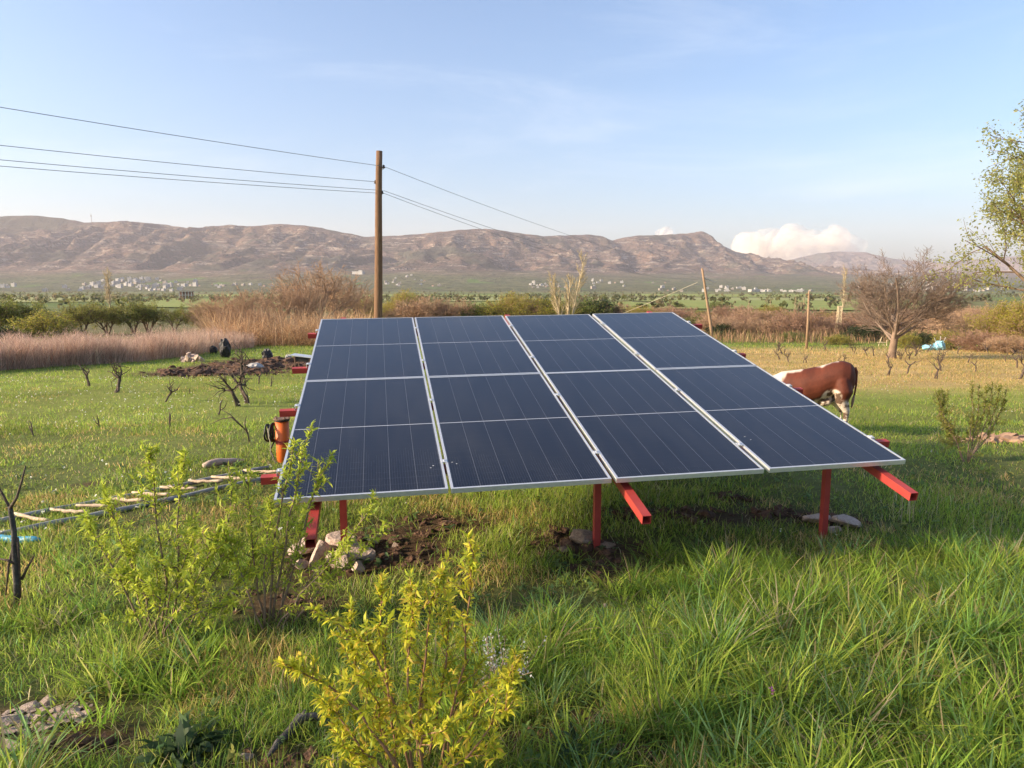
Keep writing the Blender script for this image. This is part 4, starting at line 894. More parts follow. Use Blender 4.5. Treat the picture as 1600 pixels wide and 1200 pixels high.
for k, (x, t, pk, lab) in enumerate(((660, 468, 'thicket2', 'brown shrub right of the golden willow'), (690, 470, 'brush', 'thin bare tree right of the golden willow'), (715, 474, 'thicket2', 'second brown shrub behind the array top'), (745, 477, 'bush', 'small green bush above the second panel column'),
                                     (772, 480, 'ybush', 'yellow green bush above the array left of centre'), (802, 461, 'yellow', 'golden willow above the third panel column'), (835, 478, 'thicket2', 'brown shrub left of the pale poplars'),
                                     (855, 471, 'ybush', 'round olive bush at the foot of the pale poplars'), (912, 468, 'bush', 'green bush right of the pale poplars'), (932, 476, 'dbush', 'dark bush right of the pale poplars'), (960, 482, 'thicket', 'low brown shrub above the fourth panel column'))):
    place(pk, x, 506, t - 11, lab, 'shrubs along the top of the array', None, 1.3 if pk not in ('brush',) else 1.0, 'bush')
# pale bare poplars (a leaning pair and a straight one)
def lean_poplar(seed, basepx, toppx, Yd, label):
    g = gpt((basepx[0] - 800) / F * Yd, Yd); t = at_y(*toppx, Yd); d = t - g
    pr = tree_proto('bare_poplar', seed, d.length, dict(n=[15, 7, 4], dir=tuple(d.normalized()), ang=[26, 28, 28], up=[.02, .12, .1], t0=[.25, .15, .2], lr=[.20, .42, .5], wob=[.02, .06, .12], rmin=.013), M_BARKY, (1300, .07, GOLD, .5, .06), 1, .11, .0, trunkf=.92)
    pr.location = g; tag(pr, label, 'tree', 'pale bare poplars behind the array')
lean_poplar(31, (884, 505), (853, 416), 70, 'pale bare poplar leaning left above the array')
lean_poplar(32, (884, 505), (920, 403), 70, 'pale bare poplar leaning right above the array')
lean_poplar(33, (886, 503), (887, 432), 72, 'short upright bare poplar between the two leaning ones')
place('poplar', 1314, 500, 412, 'narrow golden poplar left of the bare tree', None, None, .8, 'tree', 150)
# right thicket belt
BELT1 = []; BELT2 = []
xs_ = list(np.linspace(1075, 1640, 30)); gx_ = random.Random(3)
ordn = ['first', 'second', 'third', 'fourth', 'fifth', 'sixth', 'seventh', 'eighth', 'ninth', 'tenth', 'eleventh', 'twelfth', 'thirteenth', 'fourteenth', 'fifteenth', 'sixteenth', 'seventeenth', 'eighteenth', 'nineteenth', 'twentieth']
for k, x in enumerate(xs_):
    x += gx_.uniform(-8, 8); pk = gx_.choice(['thicket', 'thicket', 'thicket2', 'thicket2', 'brush'])
    ob_ = place(pk, x, gx_.uniform(520, 529), gx_.uniform(483, 499) if x < 1240 else gx_.uniform(474, 494), 'x', G3, None, 1.3, 'bush'); BELT1.append(ob_)
for k, x in enumerate(np.linspace(600, 1640, 30)):
    BELT2.append(place(gx_.choice(['thicket', 'thicket2', 'thicket2', 'yellow', 'ybush']), x + gx_.uniform(-10, 10), gx_.uniform(500, 508), gx_.uniform(472, 486), 'x', 'second brown belt behind the array', None, 1.9, 'bush'))
TENS = ['', 'first', 'second', 'third', 'fourth', 'fifth', 'sixth', 'seventh', 'eighth', 'ninth']
def ordinal(k): return ordn[k - 1] if k <= 20 else ('twenty ' if k < 30 else 'thirty ') + TENS[k % 10] if k % 10 else 'thirtieth'
for L_, tx in ((BELT1, 'red brown shrub, %s from the left in the near thicket belt beyond the vineyard'), (BELT2, 'brown shrub, %s from the left in the far belt before the green fields')):
    for k, ob_ in enumerate(sorted(L_, key=lambda q: q.location.x / q.location.y)): ob_['label'] = tx % ordinal(k + 1)
place('dbush', 1205, 524, 499, 'dark green bush left of the thin pole', None, None, 1.4, 'bush')
place('dbush', 1178, 525, 508, 'small dark bush right of the leaning pole', None, None, 1.3, 'bush')
place('bush', 1088, 521, 487, 'grey green bush behind the far right array corner', None, None, 1.3, 'bush')
place('dbush', 1128, 528, 503, 'dark shrub at the foot of the leaning pole', None, None, 1.1, 'bush')
place('bush', 1240, 533, 515, 'low green bush just left of the thin pole', None, None, 1.8, 'bush')
place('ybush', 1312, 539, 521, 'low yellow green bush in front of the lattice pylon', None, None, 1.7, 'bush')
place('dbush', 1345, 533, 506, 'dark green bush behind the bare tree on its left', None, None, 1.3, 'bush')
place('ybush', 1418, 544, 517, 'green bush right of the bare tree trunk', None, None, 1.0, 'bush')
place('dbush', 1440, 541, 517, 'dark bush between the bare tree and the tarpaulin', None, None, 1.0, 'bush')
place('ybush', 1485, 545, 513, 'yellow green bush right of the tarpaulin heap', None, None, 1.2, 'bush')
place('brush2', 1470, 536, 470, 'dark bare tree behind the tarpaulin heap', None, 1.0, 1.1)
place('brush', 1512, 534, 466, 'olive bare tree right of the tarpaulin heap', None, 2.0, 1.2)
place('thicket', 1530, 548, 512, 'red brown shrub under the leafy tree', None, None, 1.6, 'bush')
place('yellow', 1560, 546, 462, 'yellow green willow under the leafy tree at right edge', None, 1.0, 1.0)
place('yellow', 1600, 548, 448, 'taller yellow green willow at the right edge', None, 2.0, 1.05)
place('thicket2', 1575, 552, 520, 'low brown shrub below the yellow willow at right', None, None, 1.5, 'bush')
# valley trees that stand out
for k, (x, Yd, t, pk, lab) in enumerate(((1117, 260, 468, 'bush', 'round green tree in the field right of the leaning pole'), (1140, 240, 472, 'poplar', 'bare pale tree in the field behind the leaning pole'), (1168, 235, 467, 'poplar', 'bare pale tree in the middle of the right field'), (1201, 235, 468, 'poplar', 'bare pale tree left of a round tree in the right field'),
                                        (1212, 230, 477, 'bush', 'small round tree in the right field'), (1240, 240, 462, 'poplar', 'bare tree just left of the thin pole in the field'), (1253, 240, 462, 'poplar', 'bare tree right beside the thin pole in the field'), (1193, 280, 475, 'dbush', 'dark round tree at the far edge of the right field'),
                                        (1030, 300, 470, 'bush', 'round tree in the field above the far array corner'), (1060, 280, 471, 'bush', 'tree right of the one above the far array corner'), (968, 300, 470, 'brush', 'bare tree in the field right of the pale poplars'), (1000, 260, 473, 'dbush', 'dark tree in the field right of the pale poplars'))):
    place(pk, x, 0, t, lab, 'single trees in the right field', None, 1.3 if pk != 'poplar' else 1.0, 'tree', Yd)
# big bare tree on the right
g = on_ground(1393, 560); hb = at_y(1393, 402, g.y).z - g.z
bt = tree_proto('bare_tree', 25, hb, dict(n=[14, 10, 9, 7], ang=[54, 36, 34, 34], up=[.0, .09, .07, .06], t0=[.45, .15, .15, .12], lr=[.50, .48, .46, .48], wob=[.04, .09, .12, .16], rmin=.0065, rr=.33, tip=.6, twigmat=mat('walnut_twigs', (.185, .135, .105), (.27, .20, .155), 8, .85)), mat('walnut_bark', (.15, .10, .07), (.26, .18, .125), 5, .9, .5), None, 1, .15, .0, trunkf=.38)
zt = max(max(c[2] for c in ch.bound_box) for ch in bt.children); bt.scale = (hb / zt * 1.42, hb / zt * 1.35, hb / zt * 1.10); bt.location = g; tag(bt, 'large bare tree with dense spreading twigs in the right vineyard', 'tree')
# leafy tree at the right edge, trunk outside the frame
g = gpt(.80 * 30, 30); lt = tree_proto('leafy_tree', 26, 11.8, dict(n=[16, 8, 6], ang=[62, 42, 42], up=[.02, .04, .0], t0=[.26, .2, .2], lr=[.36, .50, .5], wob=[.06, .1, .15], rmin=.014), M_BARK, (36000, .13, [(.30, .32, .09), (.35, .36, .10), (.24, .26, .08), (.40, .37, .12)], .5, .17), 1, .20, .0, trunkf=.85)
lt.location = g; tag(lt, 'leafy tree reaching in from the right edge', 'tree')
for pr in protos.values():
    for ch in list(pr.children): bpy.data.objects.remove(ch)
    bpy.data.objects.remove(pr)
# far tree cover of the valley and the foothills
rs = np.random.default_rng(77); nt_ = 9000; px_ = rs.uniform(-250, 1850, nt_); yd_ = np.exp(rs.uniform(math.log(240), math.log(3500), nt_)); xw = (px_ - 800) / F * yd_
keep = (fbm(xw / 160, yd_ / 60, 3, 61) + .35 * rs.normal(size=nt_) * .5 > .06) & ((yd_ > 420) | (rs.random(nt_) < .25)); xw, yd_ = xw[keep], yd_[keep]; zw = HM(xw, yd_)
V = []; Fq = []; Cc = []; pal = np.array([(.10, .11, .05), (.14, .145, .06), (.20, .165, .085), (.26, .19, .11), (.18, .19, .06), (.08, .09, .045)])
nq = 14; nT = len(xw); hT = rs.uniform(1.2, 5.0, nT); wT = hT * rs.uniform(.35, .6, nT)
C = rs.normal(size=(nT, nq, 3)); C /= np.linalg.norm(C, axis=2, keepdims=True); C *= rs.uniform(.55, 1, (nT, nq, 1))
C = C * np.stack([wT, wT, hT * .45], 1)[:, None] + np.stack([xw, yd_, zw + hT * .5], 1)[:, None]
V, q, c = quads_leaves(rs, C.reshape(-1, 3), 1.0, pal, .9); sc_ = np.repeat(np.repeat(hT * .42, nq), 4)[:, None]
Cr = np.repeat(C.reshape(-1, 3), 4, 0); V = Cr + (V - Cr) * sc_; ci = np.repeat(rs.integers(0, len(pal), nT), nq * 4); c = .5 * c + .5 * pal[ci]
kind(link('far_trees', mesh_np('far_trees', V, [q], M_LEAF, c)), 'stuff', 'far orchards and hedges on the valley floor')

# ------------------------------------------------------------------ blades: grass, reeds, canes
def blades(rs, P, L, W, lean, curl, col, seg=2, yaw=None, tipcol=None):
    """P (n,3) roots; L, W, lean, curl (n,); col (n,3). Returns V, faces, colours."""
    n = len(P); yaw = rs.uniform(0, 2 * math.pi, n) if yaw is None else yaw
    D = np.stack([np.cos(yaw), np.sin(yaw), np.zeros(n)], 1); tw = yaw + math.pi / 2 + rs.normal(size=n) * .6
    S = np.stack([np.cos(tw), np.sin(tw), np.zeros(n)], 1)
    def ctr(t): return P + (L * (np.sin(lean) * t + curl * t * t))[:, None] * D + (L * (np.cos(lean) * t - .45 * curl * t * t))[:, None] * np.array([0, 0, 1.])
    vs = []; ts = [0, .5, 1] if seg == 2 else ([0, 1] if seg == 1 else [0, .4, .75, 1]); wf = {0: .8, .5: .9, .4: 1.0, .75: .7}
    for t in ts[:-1]: c = ctr(t); w = (W * .5 * wf[t])[:, None] * S; vs += [c - w, c + w]
    vs.append(ctr(1.0)); k = len(vs); V = np.stack(vs, 1).reshape(-1, 3); b0 = np.arange(n)[:, None] * k
    fs = [b0 + np.array([[2 * j, 2 * j + 1, 2 * j + 3, 2 * j + 2]]) for j in range(len(ts) - 2)]; j = 2 * (len(ts) - 2)
    tri = b0 + np.array([[j, j + 1, j + 2]]); C = np.repeat(col, k, 0)
    if tipcol is not None: C.reshape(n, k, 3)[:, -1] = tipcol
    return V, ([np.concatenate(fs)] if fs else []) + [tri], C
class Heap:
    def __init__(s): s.V = []; s.F = {}; s.C = []; s.n = 0
    def add(s, V, fs, C):
        s.V.append(V); s.C.append(C)
        for f in fs: s.F.setdefault(f.shape[1], []).append(f + s.n)
        s.n += len(V)
    def obj(s, name, m, label): return kind(link(name, mesh_np(name, np.concatenate(s.V), [np.concatenate(x) for x in s.F.values()], m, np.concatenate(s.C))), 'stuff', label)
def palette(rs, n, cols, w, var=.22):
    cols = np.array(cols); i = rs.choice(len(cols), n, p=np.array(w) / np.sum(w)); return cols[i] * (1 + var * rs.normal(size=(n, 1))).clip(.5, 1.6)

GPAL = [(.215, .34, .048), (.28, .385, .055), (.345, .42, .066), (.16, .285, .058), (.40, .40, .11), (.50, .42, .25), (.20, .325, .12)]
rs = np.random.default_rng(1234); hp = Heap()
HALF = .80; EDGE = 3.0
def scatter(y0, y1, dens):
    a = HALF * (y1 * y1 - y0 * y0); n = int(a * dens); y = np.sqrt(rs.uniform(y0 * y0, y1 * y1, n)); x = rs.uniform(-HALF, HALF, n) * y
    m = int((y1 - y0) * 2 * EDGE * dens * .55); ye = rs.uniform(y0, y1, m); xe = (HALF * ye + rs.uniform(0, EDGE, m)) * rs.choice([-1, 1], m)      # thinner strip just outside the view
    return np.concatenate([x, xe]), np.concatenate([y, ye])
def barren(x, y): return np.maximum(mask(SOIL, x, y) * (.8 + .2 * sstep(.42, .52, fbm(x / .16, y / .16, 2, 33) * .5 + .5)), mask(PLOW, x, y, .25, .8))
# tall tufts in the foreground
x, y = scatter(1.5, 6.2, 120); tg = tallgrass(x, y); k = rs.random(len(x)) < tg * (1 - .92 * barren(x, y)); x, y, tg = x[k], y[k], tg[k]
nb = rs.integers(16, 40, len(x)); T = np.repeat(np.arange(len(x)), nb); n = len(T)
yaw = rs.uniform(0, 6.283, n); rad = np.abs(rs.normal(size=n)) * .045; bx_ = x[T] + np.cos(yaw) * rad; by_ = y[T] + np.sin(yaw) * rad
P = np.stack([bx_, by_, H(bx_, by_) - .01], 1); tl = (.11 + .22 * rs.random(len(x)) ** 1.3) * (.6 + .5 * tg)
L = tl[T] * rs.uniform(.55, 1.25, n); tc_ = palette(rs, len(x), GPAL, [4, 5, 4, 3, 1.5, .9, 2.5], .2)
col = tc_[T] * (1 + .18 * rs.normal(size=(n, 1))).clip(.55, 1.5); st = rs.random(n) < .05; col[st] = np.array([.36, .29, .15])
wind = np.array([.10, .0]); yaw2 = yaw + .5 * rs.normal(size=n)
V, fs, C = blades(rs, P, L, rs.uniform(.004, .0105, n), np.abs(rs.normal(size=n)) * .30 + .06 + rad * 4, np.abs(rs.normal(size=n)) * .55, col, 3, yaw2, None); hp.add(V, fs, C)
# short filler grass
for (y0, y1, dens, Lr, Wr, seg) in ((1.4, 4.2, 5200, (.04, .15), (.003, .006), 2), (4.2, 7.5, 2500, (.04, .13), (.004, .007), 2), (7.5, 13, 900, (.035, .10), (.006, .011), 2), (13, 24, 260, (.04, .12), (.011, .02), 1), (24, 44, 85, (.05, .15), (.02, .04), 1), (44, 75, 26, (.08, .22), (.04, .08), 1)):
    x, y = scatter(y0, y1, dens); nn = fbm(x / 1.1, y / 1.1, 3, 71) * .5 + .5; dr = dryfield(x, y)
    k = rs.random(len(x)) < (.30 + .9 * sstep(.3, .62, nn)) * (1 - .93 * barren(x, y)); x, y, nn, dr = x[k], y[k], nn[k], dr[k]; n = len(x)
    P = np.stack([x, y, H(x, y) - .006], 1); L = rs.uniform(*Lr, n) * (.5 + 1.0 * nn)
    pal_w = [3, 4, 3, 2.5, 2.2, 1.2, 2] if y1 < 7 else [2, 4, 4, 1, 3.2, 1.0, 1]
    col = palette(rs, n, GPAL, pal_w, .2); big = fbm(x / 2.3, y / 2.3, 3, 81)[:, None]; col = col * (1 + .45 * big)
    isd = rs.random(n) < np.maximum(dr * .85, .55 * sstep(.56, .70, fbm(x / .7, y / .7, 3, 87) * .5 + .5) * np.where(y < 9, 1, .75 * (y < 26))); col[isd] = palette(rs, int(isd.sum()), [(.66, .46, .18), (.56, .39, .15), (.70, .50, .26), (.36, .30, .09)], [3, 3, 2, 2])
    V, fs, C = blades(rs, P, L, rs.uniform(*Wr, n), np.abs(rs.normal(size=n)) * .6, np.abs(rs.normal(size=n)) * .4, col, seg); hp.add(V, fs, C)
# dry straw lying about
x, y = scatter(1.6, 8, 90); k = fbm(x / .8, y / .8, 2, 91) > .05; x, y = x[k], y[k]; n = len(x); P = np.stack([x, y, H(x, y) + .015], 1)
V, fs, C = blades(rs, P, rs.uniform(.08, .26, n), rs.uniform(.002, .004, n), rs.uniform(1.2, 1.55, n), rs.uniform(-.1, .1, n), palette(rs, n, [(.40, .33, .20), (.30, .23, .13)], [1, 1]), 2); hp.add(V, fs, C)
hp.obj('grass', M_GRASS, 'green meadow grass with tall tufts in front')

# small broad leaved weeds between the grass
def leafP(P, D, S, U, L, W, bend):
    T = np.array([(0, 0, 0), (.33, .5, .03), (.33, -.5, .03), (.68, .40, .02), (.68, -.40, .02), (1, 0, -.10)]); t = T[:, 0]
    V = P[:, None] + (L[:, None] * t)[..., None] * D[:, None] + (W[:, None] * T[:, 1])[..., None] * S[:, None] + (L[:, None] * (T[:, 2] - bend[:, None] * t * t))[..., None] * U[:, None]; b0 = np.arange(len(P))[:, None] * 6
    return V.reshape(-1, 3), [b0 + np.array([[1, 2, 4, 3]]), np.concatenate([b0 + np.array([[0, 2, 1]]), b0 + np.array([[3, 4, 5]])])]
x, y = scatter(1.5, 9, 34); k = fbm(x / .6, y / .6, 3, 97) > -.05; x, y = x[k], y[k]; nl = rs.integers(5, 11, len(x)); T = np.repeat(np.arange(len(x)), nl); n = len(T)
D = np.stack([rs.normal(size=n), rs.normal(size=n), rs.uniform(.1, 1.1, n)], 1); D /= np.linalg.norm(D, axis=1, keepdims=True); S = np.cross(np.array([0, 0, 1.]) + .3 * rs.normal(size=(n, 3)), D); S /= np.linalg.norm(S, axis=1, keepdims=True); U = np.cross(D, S)
L = rs.uniform(.02, .055, len(x))[T] * rs.uniform(.7, 1.3, n); P = np.stack([x[T], y[T], H(x[T], y[T]) + rs.uniform(.01, .06, n)], 1); wc_ = palette(rs, len(x), [(.16, .24, .07), (.22, .29, .06), (.12, .19, .07), (.30, .30, .08)], [3, 3, 2, 1])
V, fs = leafP(P, D, S, U, L, L * rs.uniform(.3, .6, n), rs.uniform(.1, .6, n)); kind(link('meadow_weeds', mesh_np('meadow_weeds', V, fs, M_LEAF, np.repeat(wc_[T], 6, 0), True)), 'stuff', 'small broad leaved weeds between the grass')
# seed stalks at the right
hp = Heap(); sx = []
for (px, py0, py1) in ((1403, 818, 745), (1418, 812, 762), (1424, 815, 752), (1452, 808, 742), (1310, 838, 800), (1540, 860, 800), (505, 800, 770)):
    g = on_ground(px, py0); sx.append((g.x, g.y, g.z, topz(px, py1, g.y) - g.z))
sx = np.array(sx); sx = np.repeat(sx, 3, 0) + rs.normal(size=(len(sx) * 3, 4)) * np.array([.03, .05, 0, .03]); n = len(sx)
V, fs, C = blades(rs, sx[:, :3], sx[:, 3].clip(.1), np.full(n, .006), np.full(n, .04), np.full(n, .05), palette(rs, n, [(.45, .38, .22)], [1]), 2); hp.add(V, fs, C); hp.obj('straw_stalks', M_DRY, 'thin upright straw stalks right of the array')
# small white and pale yellow flowers in the meadow
x, y = scatter(5.5, 24, 5.5); k = (fbm(x / 2.5, y / 2.5, 3, 95) > .0) & (barren(x, y) < .2) & ((x < -1.0) | (rs.random(len(x)) < .25)); x, y = x[k], y[k]; n = len(x)
Pf = np.stack([x, y, H(x, y) + rs.uniform(.05, .13, n)], 1); V, q, C = quads_leaves(rs, np.repeat(Pf, 3, 0) + rs.normal(size=(n * 3, 3)) * .008, .022, [(.75, .74, .66), (.72, .70, .50), (.78, .78, .74)], .8, 1.0)
kind(link('meadow_flowers', mesh_np('meadow_flowers', V, [q], M_LEAF, C)), 'stuff', 'tiny white flowers scattered over the left meadow')

# reed bed on the left
hp = Heap(); n = 30000; fx = rs.uniform(-140, 400, n); front = np.interp(fx, [-140, 0, 200, 300, 350, 400], [592, 579, 567, 557, 548, 543])
tt_ = np.linspace(-140, 400, 60); gp = np.array([on_ground(a, float(np.interp(a, [-140, 0, 200, 300, 350, 400], [592, 579, 567, 557, 548, 543])))[:2] for a in tt_])
qx = np.interp(fx, tt_, gp[:, 0]); qy = np.interp(fx, tt_, gp[:, 1]); dp = rs.random(n) ** 1.4 * np.interp(fx, [-140, 400], [8, 14]); x = qx * (1 + dp / qy); y = qy + dp + .8 * fbm(qx * .7, qy * .7, 2, 12)
hgt_ = (.90 + .55 * fbm(x / 1.6, y / 1.6, 3, 14) + .5 * rs.random(n) ** 2) * np.interp(fx, [-140, 0, 330, 400], [1.0, 1.0, 1.0, .6]) * np.interp(qy, [20, 50], [1.0, 1.35])
col = palette(rs, n, [(.54, .36, .27), (.62, .44, .34), (.46, .31, .23), (.62, .48, .35)], [3, 3, 2, 1.5])
V, fs, C = blades(rs, np.stack([x, y, H(x, y) - .02], 1), hgt_, rs.uniform(.012, .03, n), np.abs(rs.normal(size=n)) * .26, np.abs(rs.normal(size=n)) * .22, col, 2); hp.add(V, fs, C)
m_ = n; i = rs.integers(0, n, m_); P = np.stack([x[i], y[i], H(x[i], y[i]) + hgt_[i] * rs.uniform(.35, .95, m_)], 1)
V, fs, C = blades(rs, P, rs.uniform(.15, .35, m_), rs.uniform(.015, .035, m_), rs.uniform(.2, 1.1, m_), rs.uniform(0, .4, m_), col[i], 1); hp.add(V, fs, C)
hp.obj('reed_bed', M_DRY, 'pinkish tan bed of dry reeds at the left')
# fallen dry canes under the bare trees
hp = Heap(); n = 9000; fx = rs.uniform(325, 585, n); g0 = np.array([on_ground(a, 540.0)[:2] for a in np.linspace(325, 585, 30)]); qx = np.interp(fx, np.linspace(325, 585, 30), g0[:, 0]); qy = np.interp(fx, np.linspace(325, 585, 30), g0[:, 1])
dp = rs.random(n) * 16 - 1; x = qx * (1 + dp / qy); y = qy + dp
col = palette(rs, n, [(.58, .37, .20), (.50, .31, .17), (.64, .45, .26), (.42, .27, .16)], [3, 3, 2, 2])
V, fs, C = blades(rs, np.stack([x, y, H(x, y)], 1), rs.uniform(1.2, 3.8, n), rs.uniform(.02, .045, n), np.abs(rs.normal(size=n)) * .65, rs.uniform(0, 1.0, n), col, 3); hp.add(V, fs, C)
hp.obj('dry_canes', M_DRY, 'tangled orange brown dry canes left of the utility pole')
# low dry scrub below the right thicket
hp = Heap(); n = 16000; fx = rs.uniform(1060, 1680, n); yb = rs.uniform(62, 105, n); x = (fx - 800) / F * yb; y = yb
V, fs, C = blades(rs, np.stack([x, y, H(x, y)], 1), rs.uniform(.3, 1.3, n) * (1 + .4 * fbm(x / 4, y / 4, 2, 3)), rs.uniform(.03, .06, n), np.abs(rs.normal(size=n)) * .35, rs.uniform(0, .3, n), palette(rs, n, [(.34, .20, .12), (.40, .25, .15), (.22, .18, .08), (.15, .15, .05)], [3, 3, 2, 2]), 2); hp.add(V, fs, C)
hp.obj('dry_scrub', M_DRY, 'red brown dry scrub beyond the right vineyard')

# ------------------------------------------------------------------ old vines
def vine_mesh(seed, h, arms, twigs):
    rs = np.random.default_rng(seed); a = MB(); t_ = MB(); pts = [np.array([0, 0, -.08])]; d = np.array([rs.normal() * .25, rs.normal() * .25, 1])
    for k in range(5): d = unit(d + rs.normal(size=3) * .22); pts.append(pts[-1] + d * (h * .62 + .08) / 5)
    if arms == 0:
        a.tube(pts, [.022, .02, .018, .016, .014, .010], 6); e = unit(d + rs.normal(size=3) * .5); t_.tube([pts[2], pts[2] + e * .12, pts[2] + unit(e + [0, 0, .6]) * .3], [.014, .011, .005], 5); return a.mesh('trunk', M_VINE, True), t_.mesh('canes', M_VINE, True)
    a.tube(pts, [.036, .03, .027, .03, .034, .036], 7)
    if seed % 2: a.tube([pts[0] + [.07, 0, 0], pts[2] + [.06, .02, 0], pts[4]], [.03, .026, .03], 6)
    for k in range(arms):
        an = 6.28 * k / arms + rs.random(); q = [pts[-1]]; dd = np.array([math.cos(an), math.sin(an), .55])
        for j in range(3): dd = unit(dd + rs.normal(size=3) * .4 + [0, 0, .15]); q.append(q[-1] + dd * h * .13)
        a.tube(q, [.028, .022, .019, .013], 6)
        for w in range(twigs):
            e = unit(dd + rs.normal(size=3) * .7 + [0, 0, .35]); L = h * rs.uniform(.25, .7); p0 = q[rs.integers(1, 4)]
            t_.tube([p0, p0 + e * L * .5, p0 + unit(e + rs.normal(size=3) * .3) * L], [.010, .008, .004], 4)
    if not twigs: t_.tube([pts[-1], pts[-1] + np.array([.03, 0, .05])], [.02, .012], 5)
    return a.mesh('trunk', M_VINE, True), t_.mesh('canes', M_VINE, True)
VM = [vine_mesh(s, .62, a, t) for s, a, t in ((1, 3, 3), (2, 4, 4), (3, 3, 6), (4, 2, 2), (5, 0, 0), (7, 4, 6))]
def vine(px, py, k, hpx, label, group):
    g = on_ground(px, py); hm = hpx / F * math.hypot(g.x * .6, g.y); s = hm / .66
    o = empty('grape_vine', g, (0, 0, R.uniform(0, 6.28)), s); link('trunk', VM[k][0], o); link('canes', VM[k][1], o); return tag(o, label, 'vine', group)
GL, GR = 'old vines in the left meadow', 'old vines in the right vineyard'
for (x, y, k, h, lab) in ((139, 604, 0, 32, 'small vine with twigs just left of the twiggy one below the reeds'), (178, 614, 2, 44, 'twiggy vine below the middle of the reed bed'), (257, 628, 1, 30, 'gnarled mushroom shaped vine with flat arms in the meadow'), (370, 635, 5, 48, 'left one of two gnarled vines near the orange pipe'),
                       (386, 630, 5, 52, 'right one of two gnarled vines near the orange pipe'), (53, 682, 4, 42, 'thin forked stump at the left of the meadow'), (157, 668, 4, 38, 'slanted bare stump in the middle of the left meadow'), (265, 668, 4, 42, 'slim stake like stump below the mushroom shaped vine'),
                       (340, 648, 4, 42, 'thin grey stump left of the two gnarled vines'), (296, 616, 4, 18, 'short dark stump behind the thin grey one'), (294, 592, 3, 16, 'tiny dark vine stump near the plowed soil'), (374, 592, 2, 44, 'bushy vine on the near edge of the plowed soil'),
                       (403, 600, 3, 22, 'small vine right of the bushy one at the plowed soil'), (423, 604, 4, 30, 'thin stake at the right end of the plowed soil'), (8, 618, 2, 40, 'pale twiggy vine at the left edge of the meadow')):
    vine(x, y, k, h, lab, GL)
for (x, y, k, h, lab) in ((1386, 587, 0, 22, 'dark vine stump just left below the bare tree trunk'), (1416, 584, 3, 26, 'leaning vine right of the stump under the bare tree'), (1460, 592, 0, 26, 'vine stump with grass tuft right of the leaning vine'), (1476, 580, 2, 28, 'twiggy vine below the tarpaulin heap'),
                       (1525, 581, 3, 20, 'low vine right of the twiggy one below the tarpaulin'), (1584, 592, 2, 36, 'tall twiggy vine at the right edge of the vineyard'), (1590, 575, 3, 24, 'vine behind the tall one at the right edge')):
    vine(x, y, k, h, lab, GR)
vr = random.Random(9)
for k in range(44):
    px = vr.uniform(1110, 1640); py = vr.choice([549, 553, 557, 562, 567]) + vr.uniform(-1, 1)
    if px < 1180 + (py - 549) * 1.5: continue
    vine(px, py, vr.choice([0, 1, 2, 3, 5]), vr.uniform(10, 17), 'small old vine in the rows of the straw coloured vineyard', GR)

# ------------------------------------------------------------------ leafy shrubs in the foreground
LEAFT = np.array([(0, 0, 0), (.33, .5, .03), (.33, -.5, .03), (.68, .40, .02), (.68, -.40, .02), (1, 0, -.10)])
LEAFF = ([[0, 2, 4, 3], [0, 3, 1, 1]],)
def leaf_frames(rs, n, D, droop=.3):
    D = D / np.linalg.norm(D, axis=1, keepdims=True); up_ = np.array([0, 0, 1.]) + rs.normal(size=(n, 3)) * .45
    S = np.cross(up_, D); S /= np.linalg.norm(S, axis=1, keepdims=True) + 1e-9; U = np.cross(D, S); return D, S, U
def leaf_arrays(P, D, S, U, L, W, bend):
    t = LEAFT[:, 0]; V = P[:, None] + (L[:, None] * t)[..., None] * D[:, None] + (W[:, None] * LEAFT[:, 1])[..., None] * S[:, None] + (L[:, None] * (LEAFT[:, 2] - bend[:, None] * t * t))[..., None] * U[:, None]
    b0 = np.arange(len(P))[:, None] * 6
    return V.reshape(-1, 3), [b0 + np.array([[1, 2, 4, 3]])], [np.concatenate([b0 + np.array([[0, 2, 1]]), b0 + np.array([[3, 4, 5]])])]
